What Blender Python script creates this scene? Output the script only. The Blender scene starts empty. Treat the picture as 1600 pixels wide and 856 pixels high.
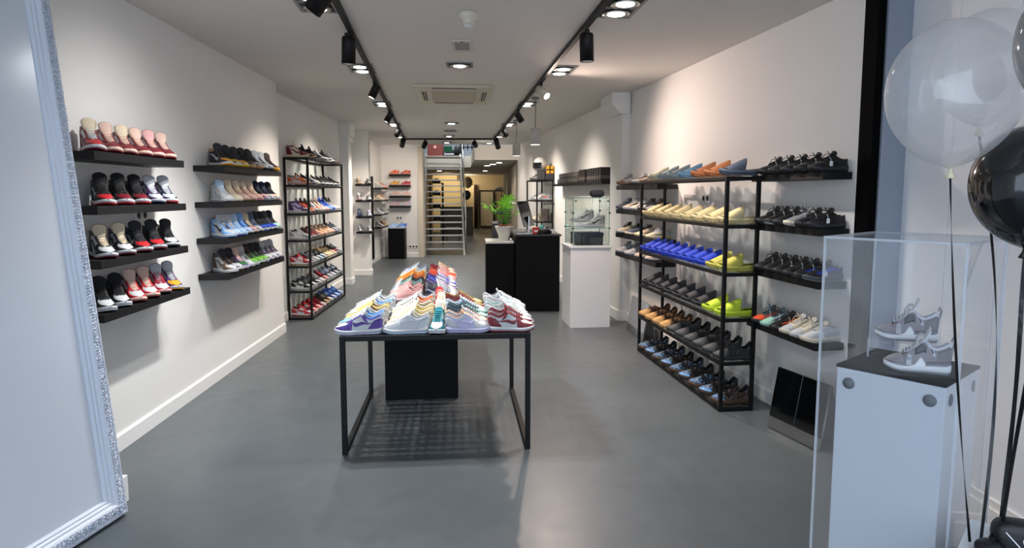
import bpy, bmesh, math, random
import numpy as np
from mathutils import Vector, Matrix

S = bpy.context.scene
COL = S.collection
rng = random.Random(7)
PI = math.pi
R = math.radians

# ---------------------------------------------------------------- camera
cd = bpy.data.cameras.new('camera')
cam = bpy.data.objects.new('camera', cd)
COL.objects.link(cam)
cam.location = (0, 0, 1.6)
cam.rotation_euler = (R(90 - 5.6), 0, 0)
cd.sensor_fit = 'HORIZONTAL'
cd.sensor_width = 36.0
cd.lens = 36.0 * 1000 / 1600
cd.shift_y = -27.0 / 1600
cd.clip_start = 0.05
cd.clip_end = 200
S.camera = cam

# ---------------------------------------------------------------- view + world
S.view_settings.view_transform = 'Standard'
S.view_settings.look = 'None'
S.view_settings.exposure = 0.52
S.view_settings.gamma = 1.0
S.view_settings.use_curve_mapping = False
S.cycles.use_denoising = True
S.cycles.max_bounces = 8
S.cycles.diffuse_bounces = 4
S.cycles.glossy_bounces = 4
S.cycles.transmission_bounces = 6
S.cycles.transparent_max_bounces = 16
S.cycles.sample_clamp_indirect = 6.0
S.cycles.caustics_reflective = False
S.cycles.caustics_refractive = False

world = bpy.data.worlds.new('street_daylight')
S.world = world
world.use_nodes = True
wn = world.node_tree.nodes
wn['Background'].inputs[0].default_value = (0.70, 0.83, 1.0, 1)   # overcast street light through the open shop front
wn['Background'].inputs[1].default_value = 2.0

CEIL = 2.83
SPOT_POWER = 40.0      # track spots
DOWN_POWER = 50.0      # recessed ceiling downlights
WARM = (1.0, 0.88, 0.76)
COOL = (0.985, 0.98, 0.965)
ROSY = (1.0, 0.77, 0.66)
NEUT = (1.0, 0.92, 0.84)


def lamp(kind, name, loc, power, color, target=None, parent=None, **kw):
    ld = bpy.data.lights.new(name, kind)
    ld.energy = power
    ld.color = color
    for k, v in kw.items():
        setattr(ld, k, v)
    o = bpy.data.objects.new(name, ld)
    COL.objects.link(o)
    o.location = loc
    if target is not None:
        o.rotation_euler = (Vector(target) - Vector(loc)).to_track_quat('-Z', 'Y').to_euler()
    if parent is not None:
        o.parent = parent
        o.matrix_parent_inverse = parent.matrix_basis.inverted()
    return o


# ---------------------------------------------------------------- materials
def lin(c):
    return tuple((x / 12.92 if x <= 0.04045 else ((x + 0.055) / 1.055) ** 2.4) for x in c)


def hexc(h):
    h = h.lstrip('#')
    return lin(tuple(int(h[i:i + 2], 16) / 255 for i in (0, 2, 4)))


_mats = {}


def mat(name, h, rough=0.5, metal=0.0, bump=0.0, scale=40.0, var=0.0, spec=0.5, coat=0.0, sheen=0.0):
    if name in _mats:
        return _mats[name]
    m = bpy.data.materials.new(name)
    m.use_nodes = True
    nt = m.node_tree
    b = nt.nodes['Principled BSDF']
    c = hexc(h)
    b.inputs['Base Color'].default_value = (*c, 1)
    b.inputs['Roughness'].default_value = rough
    b.inputs['Metallic'].default_value = metal
    b.inputs['Specular IOR Level'].default_value = spec
    b.inputs['Coat Weight'].default_value = coat
    b.inputs['Sheen Weight'].default_value = sheen
    if bump or var:
        tc = nt.nodes.new('ShaderNodeTexCoord')
        nz = nt.nodes.new('ShaderNodeTexNoise')
        nz.inputs['Scale'].default_value = scale
        nz.inputs['Detail'].default_value = 4
        nt.links.new(tc.outputs['Object'], nz.inputs['Vector'])
        if bump:
            bp = nt.nodes.new('ShaderNodeBump')
            bp.inputs['Strength'].default_value = bump
            bp.inputs['Distance'].default_value = 0.01
            nt.links.new(nz.outputs['Fac'], bp.inputs['Height'])
            nt.links.new(bp.outputs['Normal'], b.inputs['Normal'])
        if var:
            mx = nt.nodes.new('ShaderNodeMix')
            mx.data_type = 'RGBA'
            mx.inputs[6].default_value = (*[x * (1 - var) for x in c], 1)
            mx.inputs[7].default_value = (*[min(1, x * (1 + var)) for x in c], 1)
            nt.links.new(nz.outputs['Fac'], mx.inputs[0])
            nt.links.new(mx.outputs[2], b.inputs['Base Color'])
    _mats[name] = m
    return m


def glass(name, tint, opac, rough=0.02, edge=0.25):
    """Thin clear sheet: mostly straight-through, a fresnel reflection and a slight body tint."""
    if name in _mats:
        return _mats[name]
    m = bpy.data.materials.new(name)
    m.use_nodes = True
    nt = m.node_tree
    nt.nodes.clear()
    out = nt.nodes.new('ShaderNodeOutputMaterial')
    tr = nt.nodes.new('ShaderNodeBsdfTransparent')
    tr.inputs[0].default_value = (*hexc(tint), 1)
    df = nt.nodes.new('ShaderNodeBsdfDiffuse')
    df.inputs[0].default_value = (*hexc(tint), 1)
    gl = nt.nodes.new('ShaderNodeBsdfGlossy')
    gl.inputs[0].default_value = (1, 1, 1, 1)
    gl.inputs[1].default_value = rough
    lw = nt.nodes.new('ShaderNodeLayerWeight')
    lw.inputs[0].default_value = 0.5
    pw = nt.nodes.new('ShaderNodeMath')
    pw.operation = 'POWER'
    pw.inputs[1].default_value = 4.0
    nt.links.new(lw.outputs['Facing'], pw.inputs[0])
    ml = nt.nodes.new('ShaderNodeMath')
    ml.operation = 'MULTIPLY_ADD'
    ml.inputs[1].default_value = edge * 2
    ml.inputs[2].default_value = 0.04
    m1 = nt.nodes.new('ShaderNodeMixShader')
    m1.inputs[0].default_value = opac
    m2 = nt.nodes.new('ShaderNodeMixShader')
    nt.links.new(tr.outputs[0], m1.inputs[1])
    nt.links.new(df.outputs[0], m1.inputs[2])
    nt.links.new(pw.outputs[0], ml.inputs[0])
    nt.links.new(ml.outputs[0], m2.inputs[0])
    nt.links.new(m1.outputs[0], m2.inputs[1])
    nt.links.new(gl.outputs[0], m2.inputs[2])
    nt.links.new(m2.outputs[0], out.inputs[0])
    _mats[name] = m
    return m


def emit(name, color, strength):
    if name in _mats:
        return _mats[name]
    m = bpy.data.materials.new(name)
    m.use_nodes = True
    b = m.node_tree.nodes['Principled BSDF']
    b.inputs['Base Color'].default_value = (0.8, 0.8, 0.8, 1)
    b.inputs['Emission Color'].default_value = (*color, 1)
    b.inputs['Emission Strength'].default_value = strength
    _mats[name] = m
    return m


M_WALL = mat('wall_paint', '#e8e6e3', 0.75, bump=0.05, scale=180, var=0.012)
M_WALLCOOL = mat('wall_panel_paint', '#f3f4f7', 0.55, bump=0.03, scale=120, var=0.01)
M_CEIL = mat('ceiling_paint', '#dcd8d3', 0.85, bump=0.03, scale=150, var=0.01)
M_TRIM = mat('trim_paint', '#efeeec', 0.4, var=0.01, scale=20)
M_BLACK = mat('black_powder_coat', '#0c0c0e', 0.5, bump=0.03, scale=300, spec=0.25)
M_SHELF = mat('black_shelf_laminate', '#131316', 0.5, bump=0.02, scale=200, var=0.1, spec=0.3)
M_BLOCK = mat('black_matt_board', '#070709', 0.6, var=0.1, scale=8, spec=0.15)
M_STEEL = mat('galvanised_steel', '#a9abad', 0.38, metal=0.75, var=0.12, scale=30)
M_GREYMETAL = mat('grey_metal', '#8d8f92', 0.4, metal=0.5)
M_CHROME = mat('brushed_chrome', '#c4c6c4', 0.22, metal=1.0)
M_WHITE = mat('white_laminate', '#eef0f2', 0.3, var=0.01, scale=10)
M_PLASTIC = mat('cream_plastic', '#d9d2c0', 0.45)
M_DARK = mat('dark_slot', '#2b2a28', 0.6)
M_GLASSSHELF = glass('clear_shelf_sheet', '#f4f9f8', 0.03, 0.05, 0.2)
M_GLASSCASE = glass('clear_case_glass', '#fafdfc', 0.004, 0.02, 0.25)
M_ACRYLIC = glass('clear_acrylic', '#fcfdfe', 0.006, 0.02, 0.25)
M_EDGE = glass('acrylic_edge', '#eceff4', 0.42, 0.1, 0.3)
M_GEDGE = glass('glass_edge', '#a9cfc4', 0.55, 0.1, 0.3)


def floor_material():
    m = bpy.data.materials.new('grey_painted_floor')
    m.use_nodes = True
    nt = m.node_tree
    b = nt.nodes['Principled BSDF']
    tc = nt.nodes.new('ShaderNodeTexCoord')
    n1 = nt.nodes.new('ShaderNodeTexNoise')
    n1.inputs['Scale'].default_value = 0.9
    n1.inputs['Detail'].default_value = 6
    n1.inputs['Roughness'].default_value = 0.6
    n2 = nt.nodes.new('ShaderNodeTexNoise')
    n2.inputs['Scale'].default_value = 9
    n2.inputs['Detail'].default_value = 5
    cr = nt.nodes.new('ShaderNodeValToRGB')
    cr.color_ramp.elements[0].position = 0.3
    cr.color_ramp.elements[0].color = (*hexc('#50565a'), 1)
    cr.color_ramp.elements[1].position = 0.75
    cr.color_ramp.elements[1].color = (*hexc('#5d6367'), 1)
    mp = nt.nodes.new('ShaderNodeMapRange')
    mp.inputs[3].default_value = 0.26
    mp.inputs[4].default_value = 0.44
    bp = nt.nodes.new('ShaderNodeBump')
    bp.inputs['Strength'].default_value = 0.06
    bp.inputs['Distance'].default_value = 0.01
    for n in (n1, n2):
        nt.links.new(tc.outputs['Object'], n.inputs['Vector'])
    nt.links.new(n1.outputs['Fac'], cr.inputs[0])
    nt.links.new(cr.outputs[0], b.inputs['Base Color'])
    nt.links.new(n2.outputs['Fac'], mp.inputs[0])
    nt.links.new(mp.outputs[0], b.inputs['Roughness'])
    nt.links.new(n2.outputs['Fac'], bp.inputs['Height'])
    nt.links.new(bp.outputs['Normal'], b.inputs['Normal'])
    return m


M_FLOOR = floor_material()


# ---------------------------------------------------------------- mesh helpers
class MB:
    """Collects vertices and faces; build() links them as one mesh object."""

    def __init__(self):
        self.v, self.f, self.mi, self.sm = [], [], [], []

    def add(self, verts, faces, mi=0, smooth=False):
        o = len(self.v)
        self.v += [tuple(map(float, p)) for p in verts]
        for f in faces:
            self.f.append([i + o for i in f])
            self.mi.append(mi)
            self.sm.append(smooth)
        return self

    def box(self, lo, hi, bev=0.0, mi=0, rot=None, at=(0, 0, 0)):
        x0, y0, z0 = lo
        x1, y1, z1 = hi
        b = min(bev, (x1 - x0) * .45, (y1 - y0) * .45, (z1 - z0) * .45)
        if b <= 0:
            V = [(x, y, z) for z in (z0, z1) for x, y in ((x0, y0), (x1, y0), (x1, y1), (x0, y1))]
            Fc = [(3, 2, 1, 0), (4, 5, 6, 7), (0, 1, 5, 4), (1, 2, 6, 5), (2, 3, 7, 6), (3, 0, 4, 7)]
        else:
            bm = bmesh.new()
            bmesh.ops.create_cube(bm, size=1)
            for q in bm.verts:
                q.co = Vector(((x0 + x1) / 2 + q.co.x * (x1 - x0), (y0 + y1) / 2 + q.co.y * (y1 - y0), (z0 + z1) / 2 + q.co.z * (z1 - z0)))
            bmesh.ops.bevel(bm, geom=bm.edges[:], offset=b, segments=2, affect='EDGES', profile=0.6)
            bm.verts.index_update()
            V = [tuple(q.co) for q in bm.verts]
            Fc = [[q.index for q in f.verts] for f in bm.faces]
            bm.free()
        if rot is not None:
            c, s = math.cos(rot), math.sin(rot)
            V = [(x * c - y * s, x * s + y * c, z) for x, y, z in V]
        V = [(x + at[0], y + at[1], z + at[2]) for x, y, z in V]
        return self.add(V, Fc, mi)

    def prism(self, poly, z0, z1, mi=0):
        """poly: list of (x,y) counter-clockwise"""
        n = len(poly)
        V = [(x, y, z0) for x, y in poly] + [(x, y, z1) for x, y in poly]
        Fc = [list(range(n))[::-1], list(range(n, 2 * n))] + [(i, (i + 1) % n, n + (i + 1) % n, n + i) for i in range(n)]
        return self.add(V, Fc, mi)

    def lathe(self, prof, n=24, at=(0, 0, 0), mi=0, mtx=None, smooth=True, caps=True):
        """prof: (radius, z) from bottom to top"""
        V, Fc = [], []
        for r, z in prof:
            for k in range(n):
                a = 2 * PI * k / n
                V.append((r * math.cos(a), r * math.sin(a), z))
        m = len(prof)
        for i in range(m - 1):
            for k in range(n):
                k2 = (k + 1) % n
                Fc.append((i * n + k, i * n + k2, (i + 1) * n + k2, (i + 1) * n + k))
        if caps:
            Fc.append(list(range(n))[::-1])
            Fc.append([(m - 1) * n + k for k in range(n)])
        if mtx is not None:
            V = [tuple(mtx @ Vector(p)) for p in V]
        V = [(x + at[0], y + at[1], z + at[2]) for x, y, z in V]
        return self.add(V, Fc, mi, smooth)

    def tube(self, pts, r, n=8, mi=0, closed=False):
        pts = [Vector(p) for p in pts]
        V, Fc = [], []
        up = Vector((0, 0, 1))
        m = len(pts)
        for i, p in enumerate(pts):
            t = (pts[min(i + 1, m - 1)] - pts[max(i - 1, 0)]).normalized()
            a = t.cross(up)
            if a.length < 1e-3:
                a = t.cross(Vector((0, 1, 0)))
            a.normalize()
            b = a.cross(t)
            rr = r[i] if isinstance(r, (list, tuple)) else r
            for k in range(n):
                an = 2 * PI * k / n
                V.append(p + a * (rr * math.cos(an)) + b * (rr * math.sin(an)))
        for i in range(m - 1):
            for k in range(n):
                k2 = (k + 1) % n
                Fc.append((i * n + k, (i + 1) * n + k, (i + 1) * n + k2, i * n + k2))
        Fc.append(list(range(n)))
        Fc.append([(m - 1) * n + k for k in range(n)][::-1])
        return self.add([tuple(p) for p in V], Fc, mi, True)

    def strip(self, pts, wdir, w, th, mi=0):
        """flat ribbon along pts; wdir is its width direction"""
        wd = Vector(wdir).normalized()
        V, Fc = [], []
        m = len(pts)
        for i, p in enumerate(pts):
            p = Vector(p)
            t = (Vector(pts[min(i + 1, m - 1)]) - Vector(pts[max(i - 1, 0)])).normalized()
            nn = t.cross(wd).normalized()
            for a, b in ((-1, -1), (1, -1), (1, 1), (-1, 1)):
                V.append(tuple(p + wd * (a * w / 2) + nn * (b * th / 2)))
        for i in range(m - 1):
            for k in range(4):
                k2 = (k + 1) % 4
                Fc.append((i * 4 + k, i * 4 + k2, (i + 1) * 4 + k2, (i + 1) * 4 + k))
        Fc += [(3, 2, 1, 0), ((m - 1) * 4, (m - 1) * 4 + 1, (m - 1) * 4 + 2, (m - 1) * 4 + 3)]
        return self.add(V, Fc, mi)

    def mesh(self, name, nmat=1):
        me = bpy.data.meshes.new(name)
        me.from_pydata(self.v, [], self.f)
        me.polygons.foreach_set('material_index', self.mi)
        me.polygons.foreach_set('use_smooth', self.sm)
        me.update()
        return me

    def build(self, name, mats, parent=None, fix=True):
        me = self.mesh(name)
        if fix:
            bm = bmesh.new()
            bm.from_mesh(me)
            bmesh.ops.recalc_face_normals(bm, faces=bm.faces[:])
            bm.to_mesh(me)
            bm.free()
        for m in (mats if isinstance(mats, (list, tuple)) else [mats]):
            me.materials.append(m)
        o = bpy.data.objects.new(name, me)
        COL.objects.link(o)
        if parent is not None:
            o.parent = parent
        return o


def tag(o, label=None, cat=None, group=None, kind=None):
    if label:
        o['label'] = label
    if cat:
        o['category'] = cat
    if group:
        o['group'] = group
    if kind:
        o['kind'] = kind
    return o


def empty(name, loc, rz, label, cat, group=None):
    o = bpy.data.objects.new(name, None)
    COL.objects.link(o)
    o.location = loc
    o.rotation_euler = (0, 0, rz)
    o.empty_display_size = 0.1
    return tag(o, label, cat, group)


def struct(name, mb, m, parent=None):
    o = mb.build(name, m, parent)
    if parent is None:
        o['kind'] = 'structure'
    return o


ORD = ['first', 'second', 'third', 'fourth', 'fifth', 'sixth', 'seventh', 'eighth', 'ninth', 'tenth', 'eleventh', 'twelfth', 'thirteenth', 'fourteenth', 'fifteenth', 'sixteenth', 'seventeenth', 'eighteenth']

# ================================================================ ROOM SHELL
struct('floor', MB().box((-6, -3, -0.12), (5, 31, 0)), M_FLOOR)

LPATH = [(-2.26, 0.2), (-2.64, 7.31), (-2.83, 7.31), (-2.99, 11.25), (-2.85, 11.25), (-2.87, 11.55), (-3.05, 11.55),
         (-3.13, 12.55), (-2.79, 12.55), (-2.80, 12.75), (-3.15, 12.75), (-3.28, 16.2)]
RPATH = [(2.10, 3.93), (1.46, 8.02), (1.36, 8.0), (1.29, 8.46), (1.39, 8.46), (0.145, 16.4)]


def wall_from(path, xout, name, z1=CEIL, side=1):
    a = MB()
    poly = list(path) + [(xout, path[-1][1]), (xout, path[0][1])]
    if side < 0:
        poly = poly[::-1]
    a.prism(poly, -0.05, z1)
    return struct(name, a, M_WALL)


wl = wall_from(LPATH, -3.8, 'wall_left')
wr = wall_from(RPATH, 2.9, 'wall_right', side=-1)


def baseboard(path, name, h=0.11, t=0.016, side=1):
    """runs along a wall path; side=+1 when the room lies to the right of the path direction"""
    a = MB()
    for i in range(len(path) - 1):
        p, q = Vector((*path[i], 0)), Vector((*path[i + 1], 0))
        d = (q - p).normalized()
        n = Vector((d.y, -d.x, 0)) * side
        p2, q2 = p - d * (t if i else 0), q + d * t
        prof = [(0, 0), (t, 0), (t, h - 0.012), (t * 0.55, h), (0, h)]
        V = [tuple(p2 + n * (x - .001) + Vector((0, 0, z + .001))) for x, z in prof] + [tuple(q2 + n * (x - .001) + Vector((0, 0, z + .001))) for x, z in prof]
        m = len(prof)
        a.add(V, [(k, (k + 1) % m, m + (k + 1) % m, m + k) for k in range(m)] + [list(range(m))[::-1], list(range(m, 2 * m))])
    return struct(name, a, M_TRIM)


baseboard(LPATH[:2], 'baseboard_left_near')
baseboard(LPATH[2:5] + LPATH[5:6], 'baseboard_left_middle')
baseboard(LPATH[6:], 'baseboard_left_far')
baseboard(RPATH[:2], 'baseboard_right_near', side=-1)
baseboard(RPATH[1:5], 'baseboard_right_pillar', h=0.13, side=-1)
baseboard(RPATH[4:], 'baseboard_right_far', side=-1)

# pillar corbel on the right wall
a = MB()
a.add([(1.33, 7.98, 2.58), (1.44, 7.98, 2.58), (1.44, 8.48, 2.58), (1.27, 8.48, 2.58), (1.22, 7.95, 2.70), (1.44, 7.95, 2.70), (1.44, 8.52, 2.70), (1.16, 8.52, 2.70)],
      [(0, 1, 2, 3), (4, 5, 6, 7), (0, 1, 5, 4), (1, 2, 6, 5), (2, 3, 7, 6), (3, 0, 4, 7)])
a.prism([(1.22, 7.95), (1.44, 7.95), (1.44, 8.52), (1.16, 8.52)], 2.70, CEIL)
struct('trim_pillar_corbel', a, M_WALL)
a = MB()
a.prism([(-2.99, 11.2), (-2.80, 11.2), (-2.81, 11.6), (-2.99, 11.6)], 2.6, CEIL)
a.prism([(-2.99, 11.22), (-2.83, 11.22), (-2.84, 11.58), (-2.99, 11.58)], 2.5, 2.6)
struct('trim_left_corbel', a, M_WALL)

struct('ceiling', MB().prism([(-3.8, -0.3), (2.9, -0.3), (2.9, 16.2), (-3.8, 16.2)], CEIL, CEIL + 0.18), M_CEIL)

# left part of the back wall, up to the stair
a = MB().box((-3.9, 16.2, -0.05), (-2.30, 16.45, CEIL))
struct('wall_back', a, M_WALL)
baseboard([(-3.28, 16.2), (-2.30, 16.2)], 'baseboard_back')
struct('trim_stair_opening', MB().box((-2.36, 16.16, 0), (-2.24, 16.5, 2.8), 0.004), mat('cream_jamb', '#cfc6b4', 0.6))

# mezzanine slab = ceiling of the room behind the stair
struct('ceiling_back', MB().prism([(-0.95, 16.4), (0.3, 16.4), (0.3, 30.4), (-5, 30.4), (-5, 21), (-1.36, 21)], 2.46, CEIL),
       mat('slab_paint', '#d8d2c8', 0.8))
M_WARMWALL = mat('beige_wall', '#cbb894', 0.8, var=0.02, scale=5)
struct('wall_back_room', MB().box((-5, 30, -0.05), (0.6, 30.3, 2.5)), M_WARMWALL)
struct('wall_back_room_right', MB().prism([(0.145, 16.4), (0.6, 16.4), (0.6, 30), (-0.45, 30)], -0.05, 2.46), mat('grey_beige_wall', '#a8a196', 0.8))
struct('wall_back_room_left', MB().box((-5.2, 16.45, -0.05), (-5, 30, 4.6)), M_WARMWALL)
struct('wall_upper_back', MB().box((-5, 24.5, CEIL), (0.6, 24.7, 4.6)), mat('pale_blue_wall', '#b9c6da', 0.7))
struct('wall_upper_right', MB().box((0.5, 16.4, CEIL), (0.6, 24.5, 4.6)), M_WALL)
struct('wall_upper_front', MB().box((-5, 16.0, CEIL + 0.18), (0.6, 16.2, 4.6)), M_WALL)
struct('ceiling_upper', MB().box((-5, 16.0, 4.6), (0.6, 24.7, 4.7)), M_CEIL)
struct('wall_back_return', MB().box((-5, 16.45, -0.05), (-3.9, 16.55, 4.6)), M_WALL)

# shop-front post on the right, then the panelled window bay
struct('trim_black_post', MB().box((2.10, 3.78, 0), (2.145, 3.93, CEIL), 0.003), mat('matt_black_post', '#08080a', 0.9, spec=0.05))
struct('trim_grey_post', MB().box((2.145, 3.76, 0), (2.30, 3.95, CEIL), 0.006), mat('grey_frame_paint', '#8f98a6', 0.45))
wb = struct('wall_right_front', MB().prism([(2.30, 0.2), (2.9, 0.2), (2.9, 3.95), (2.30, 3.95)], -0.05, CEIL), M_WALLCOOL)
y = 3.76
for k in range(9):
    o = MB().box((2.285, y - 0.395, 0.0), (2.302, y, CEIL - 0.002), 0.003).build('panel', M_WALLCOOL, wb)
    y -= 0.40
a = MB()
a.box((2.262, 0.2, 0.0), (2.286, 3.76, 0.12), 0.004)
a.box((2.274, 0.2, 0.12), (2.286, 3.76, 0.16), 0.003)
struct('baseboard_right_front', a, M_TRIM)
# short white return behind the leaning mirror
a = MB()
a.box((-2.33, 3.10, 0), (-2.01, 3.22, 0.14), 0.004)
struct('trim_left_foot_block', a, M_TRIM)

# ================================================================ CEILING FITTINGS
M_LAMPGLASS = emit('lit_lamp_face', (1.0, 0.95, 0.88), 14.0)
M_REFLECT = mat('lamp_reflector', '#d9d9d6', 0.25, metal=0.8)


def track(name, p, q, label):
    a = MB()
    p, q = Vector(p), Vector(q)
    d = (q - p).normalized()
    n = Vector((-d.y, d.x, 0)) * 0.018
    poly = [p - n, q - n, q + n, p + n]
    a.prism([(v.x, v.y) for v in poly], CEIL - 0.035, CEIL - 0.001)
    g = n * 0.35
    poly = [p - g, q - g, q + g, p + g]
    o = a.build(name, M_BLACK)
    tag(o, label, 'light track', 'black ceiling light tracks')
    b = MB().prism([(v.x, v.y) for v in poly], CEIL - 0.0365, CEIL - 0.0352)
    b.build('groove', M_DARK, o)


track('ceiling_track', (-0.99, 3.2, 0), (-2.39, 14.4, 0), 'long black light track over the left wall shelves')
track('ceiling_track', (0.69, 3.2, 0), (-0.40, 14.4, 0), 'long black light track over the counter and glass rack side')
track('ceiling_track', (-2.37, 14.4, 0), (-0.42, 14.4, 0), 'short black cross track joining both long tracks near the stair')


def track_head(loc, target, label, r=0.05, ln=0.20, lit=True, power=SPOT_POWER, color=WARM, mt=None, spread=105, drop=0.05, grp='black spotlights on the ceiling tracks'):
    """spotlight: adapter under the track, short stem, cylindrical can aimed at target"""
    x, y = loc
    t = empty('track_spotlight', (x, y, CEIL - 0.036), 0, label, 'spotlight', grp)
    mt = mt or M_BLACK
    MB().box((-0.016, -0.06, -0.028), (0.016, 0.06, -0.001), 0.004).build('adapter', M_BLACK, t)
    MB().lathe([(0.009, -0.03 - drop), (0.009, -0.02)], 10).build('stem', M_GREYMETAL, t)
    piv = Vector((0, 0, -0.03 - drop))
    d = (Vector(target) - (Vector((x, y, CEIL - 0.036)) + piv)).normalized()
    q = d.to_track_quat('-Z', 'Y').to_matrix().to_4x4()
    M = Matrix.Translation(piv) @ q
    a = MB().lathe([(r * 0.86, 0.04 - ln), (r, 0.035 - ln), (r, 0.03), (r * 0.9, 0.045), (r * 0.3, 0.05)], 24, mtx=M)
    a.build('can', mt, t)
    ring = MB().lathe([(r * 0.80, 0.034 - ln), (r * 0.97, 0.034 - ln), (r * 0.97, 0.0385 - ln), (r * 0.8, 0.0385 - ln)], 24, mtx=M, caps=False)
    ring.build('rim', M_GREYMETAL, t)
    lens = MB().lathe([(r * 0.80, 0.0365 - ln), (r * 0.5, 0.034 - ln), (0.002, 0.033 - ln)], 20, mtx=M)
    lens.build('lens', M_LAMPGLASS if lit else M_REFLECT, t)
    if lit and power > 0:
        wp = Vector((x, y, CEIL - 0.036)) + piv + d * (ln + 0.01 - 0.03)
        lamp('SPOT', 'spot_beam', wp, power, color, target, t, spot_size=R(spread), spot_blend=1.0, shadow_soft_size=0.035)
    return t


LT = lambda y: -0.99 - (y - 3.2) * 0.125      # left track x at depth y
RT = lambda y: 0.69 - (y - 3.2) * 0.0973
track_head((LT(3.72), 3.72), (-2.45, 4.0, 1.2), 'black spotlight nearest the camera on the track above the mirror', 0.055, 0.15, color=COOL)
track_head((LT(4.95) - 0.02, 4.95), (LT(4.95) - 0.12, 5.0, 0), 'large dark cylinder spotlight hanging straight down from the track by the near left shelves', 0.052, 0.19, power=0, lit=False, drop=0.035)
track_head((LT(7.0), 7.0), (-2.6, 6.9, 0.5), 'black spotlight above the gap before the tall left rack', 0.044, 0.13, power=SPOT_POWER * 2.3)
track_head((LT(9.35), 9.35), (-2.85, 9.3, 0.9), 'black spotlight with bright face above the tall left rack', 0.044, 0.13, power=SPOT_POWER * 2.3)
track_head((LT(11.7), 11.7), (-2.85, 12.0, 1.0), 'black spotlight above the pilaster beyond the tall left rack', 0.044, 0.13, power=SPOT_POWER * 2.3)
track_head((LT(13.7), 13.7), (-3.0, 15.8, 1.5), 'dark spotlight at the corner where left track meets cross track', 0.055, 0.22)
track_head((-1.93, 14.4), (-2.8, 16.0, 1.2), 'stubby black spotlight on cross track at the stair side of the wall', 0.055, 0.15)
track_head((-0.83, 14.4), (-0.5, 16.2, 2.0), 'stubby black spotlight on cross track before the white bulkhead', 0.055, 0.15)
track_head((RT(13.7), 13.7), (0.1, 15.0, 1.2), 'dark spotlight at the corner where right track meets cross track', 0.055, 0.22)
track_head((RT(11.7), 11.7), (0.75, 12.2, 1.1), 'black spotlight above the pendant lamps, farther one', 0.044, 0.13, power=SPOT_POWER * 1.7)
track_head((RT(9.35), 9.35), (1.2, 9.7, 1.0), 'black spotlight beside the shorter pendant cable', 0.044, 0.13, power=SPOT_POWER * 1.6)
track_head((RT(7.08), 7.08), (1.95, 5.3, 0.9), 'pale glowing spotlight lamp turned to the right wall, brightest of the track', 0.045, 0.15, mt=mat('cream_lamp_body', '#b3aa9c', 0.5), power=95, color=ROSY, spread=150)
track_head((RT(4.85) + 0.02, 4.85), (RT(4.85) + 0.1, 4.9, 0), 'large dark cylinder spotlight hanging straight down before the right twin downlight', 0.052, 0.19, power=0, lit=False, drop=0.035)


def downlight(x, y, n, rz, label, power=DOWN_POWER, color=NEUT, s=0.115, grp='recessed ceiling downlights'):
    """recessed lamp(s): chrome square frame, dark well, tilted reflector with a lit face"""
    t = empty('ceiling_downlight', (x, y, CEIL), rz, label, 'downlight', grp)
    L = s * n
    fr = MB()
    w = 0.012
    fr.box((-s - w, -L - w, -0.008), (-s + w, L + w, -0.0005), 0.002).box((s - w, -L - w, -0.008), (s + w, L + w, -0.0005), 0.002)
    for k in range(n + 1):
        yy = -L + 2 * s * k
        fr.box((-s + w, yy - w, -0.008), (s - w, yy + w, -0.0005), 0.002)
    fr.build('frame', M_GREYMETAL, t)
    for k in range(n):
        yy = -L + s + 2 * s * k
        MB().box((-s + w, yy - s + w, -0.003), (s - w, yy + s - w, -0.0008)).build('well', M_DARK, t)
        MB().lathe([(0.088 * s / .115, -0.006), (0.094 * s / .115, -0.018), (0.064 * s / .115, -0.016), (0.062 * s / .115, -0.008)], 24, at=(0, yy, 0)).build('reflector', M_CHROME, t)
        MB().lathe([(0.058 * s / .115, -0.0175), (0.03, -0.019), (0.002, -0.0195)], 24, at=(0, yy, 0)).build('lamp_face', M_LAMPGLASS, t)
        c, sn = math.cos(rz), math.sin(rz)
        lamp('SPOT', 'downlight_beam', (x - yy * sn, y + yy * c, CEIL - 0.03), power, color, (x - yy * sn, y + yy * c, 0), t, spot_size=R(118), spot_blend=0.7, shadow_soft_size=0.045)
    return t


downlight(-1.27, 4.25, 2, 0.12, 'twin square downlight nearest the camera beside left track', 118, COOL)
downlight(-1.48, 6.43, 2, 0.12, 'twin square downlight just behind the large left cylinder spotlight', 40, COOL)
downlight(-1.78, 8.93, 2, 0.12, 'twin square downlight between tall left rack and left track')
downlight(-2.09, 11.5, 2, 0.12, 'twin square downlight beside the third far spotlight of left track')
downlight(-2.40, 14.0, 1, 0.12, 'small downlight at the far end of the left track')
downlight(-0.50, 6.27, 1, 0.05, 'single square downlight between speaker panel and air conditioner', 20)
downlight(-1.05, 11.31, 1, 0.1, 'single downlight just beyond the air conditioner')
downlight(-1.34, 13.8, 1, 0.1, 'single downlight just before the cross track')
downlight(-1.56, 15.5, 1, 0.1, 'single downlight beyond the cross track in front of the stair')
downlight(0.72, 4.38, 2, 0.1, 'twin square downlight nearest the camera beside right track', 80, NEUT)
downlight(0.49, 6.55, 2, 0.1, 'twin square downlight behind the large right cylinder spotlight', 60, ROSY)
downlight(0.21, 8.93, 2, 0.1, 'twin square downlight near the pendant lamp cables')
downlight(-0.05, 11.5, 2, 0.1, 'twin square downlight beyond the pendant lamps')
downlight(-0.27, 13.9, 1, 0.1, 'small downlight at the far end of the right track')
downlight(-0.55, 15.6, 1, 0.1, 'single downlight in front of the white bulkhead')

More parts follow.
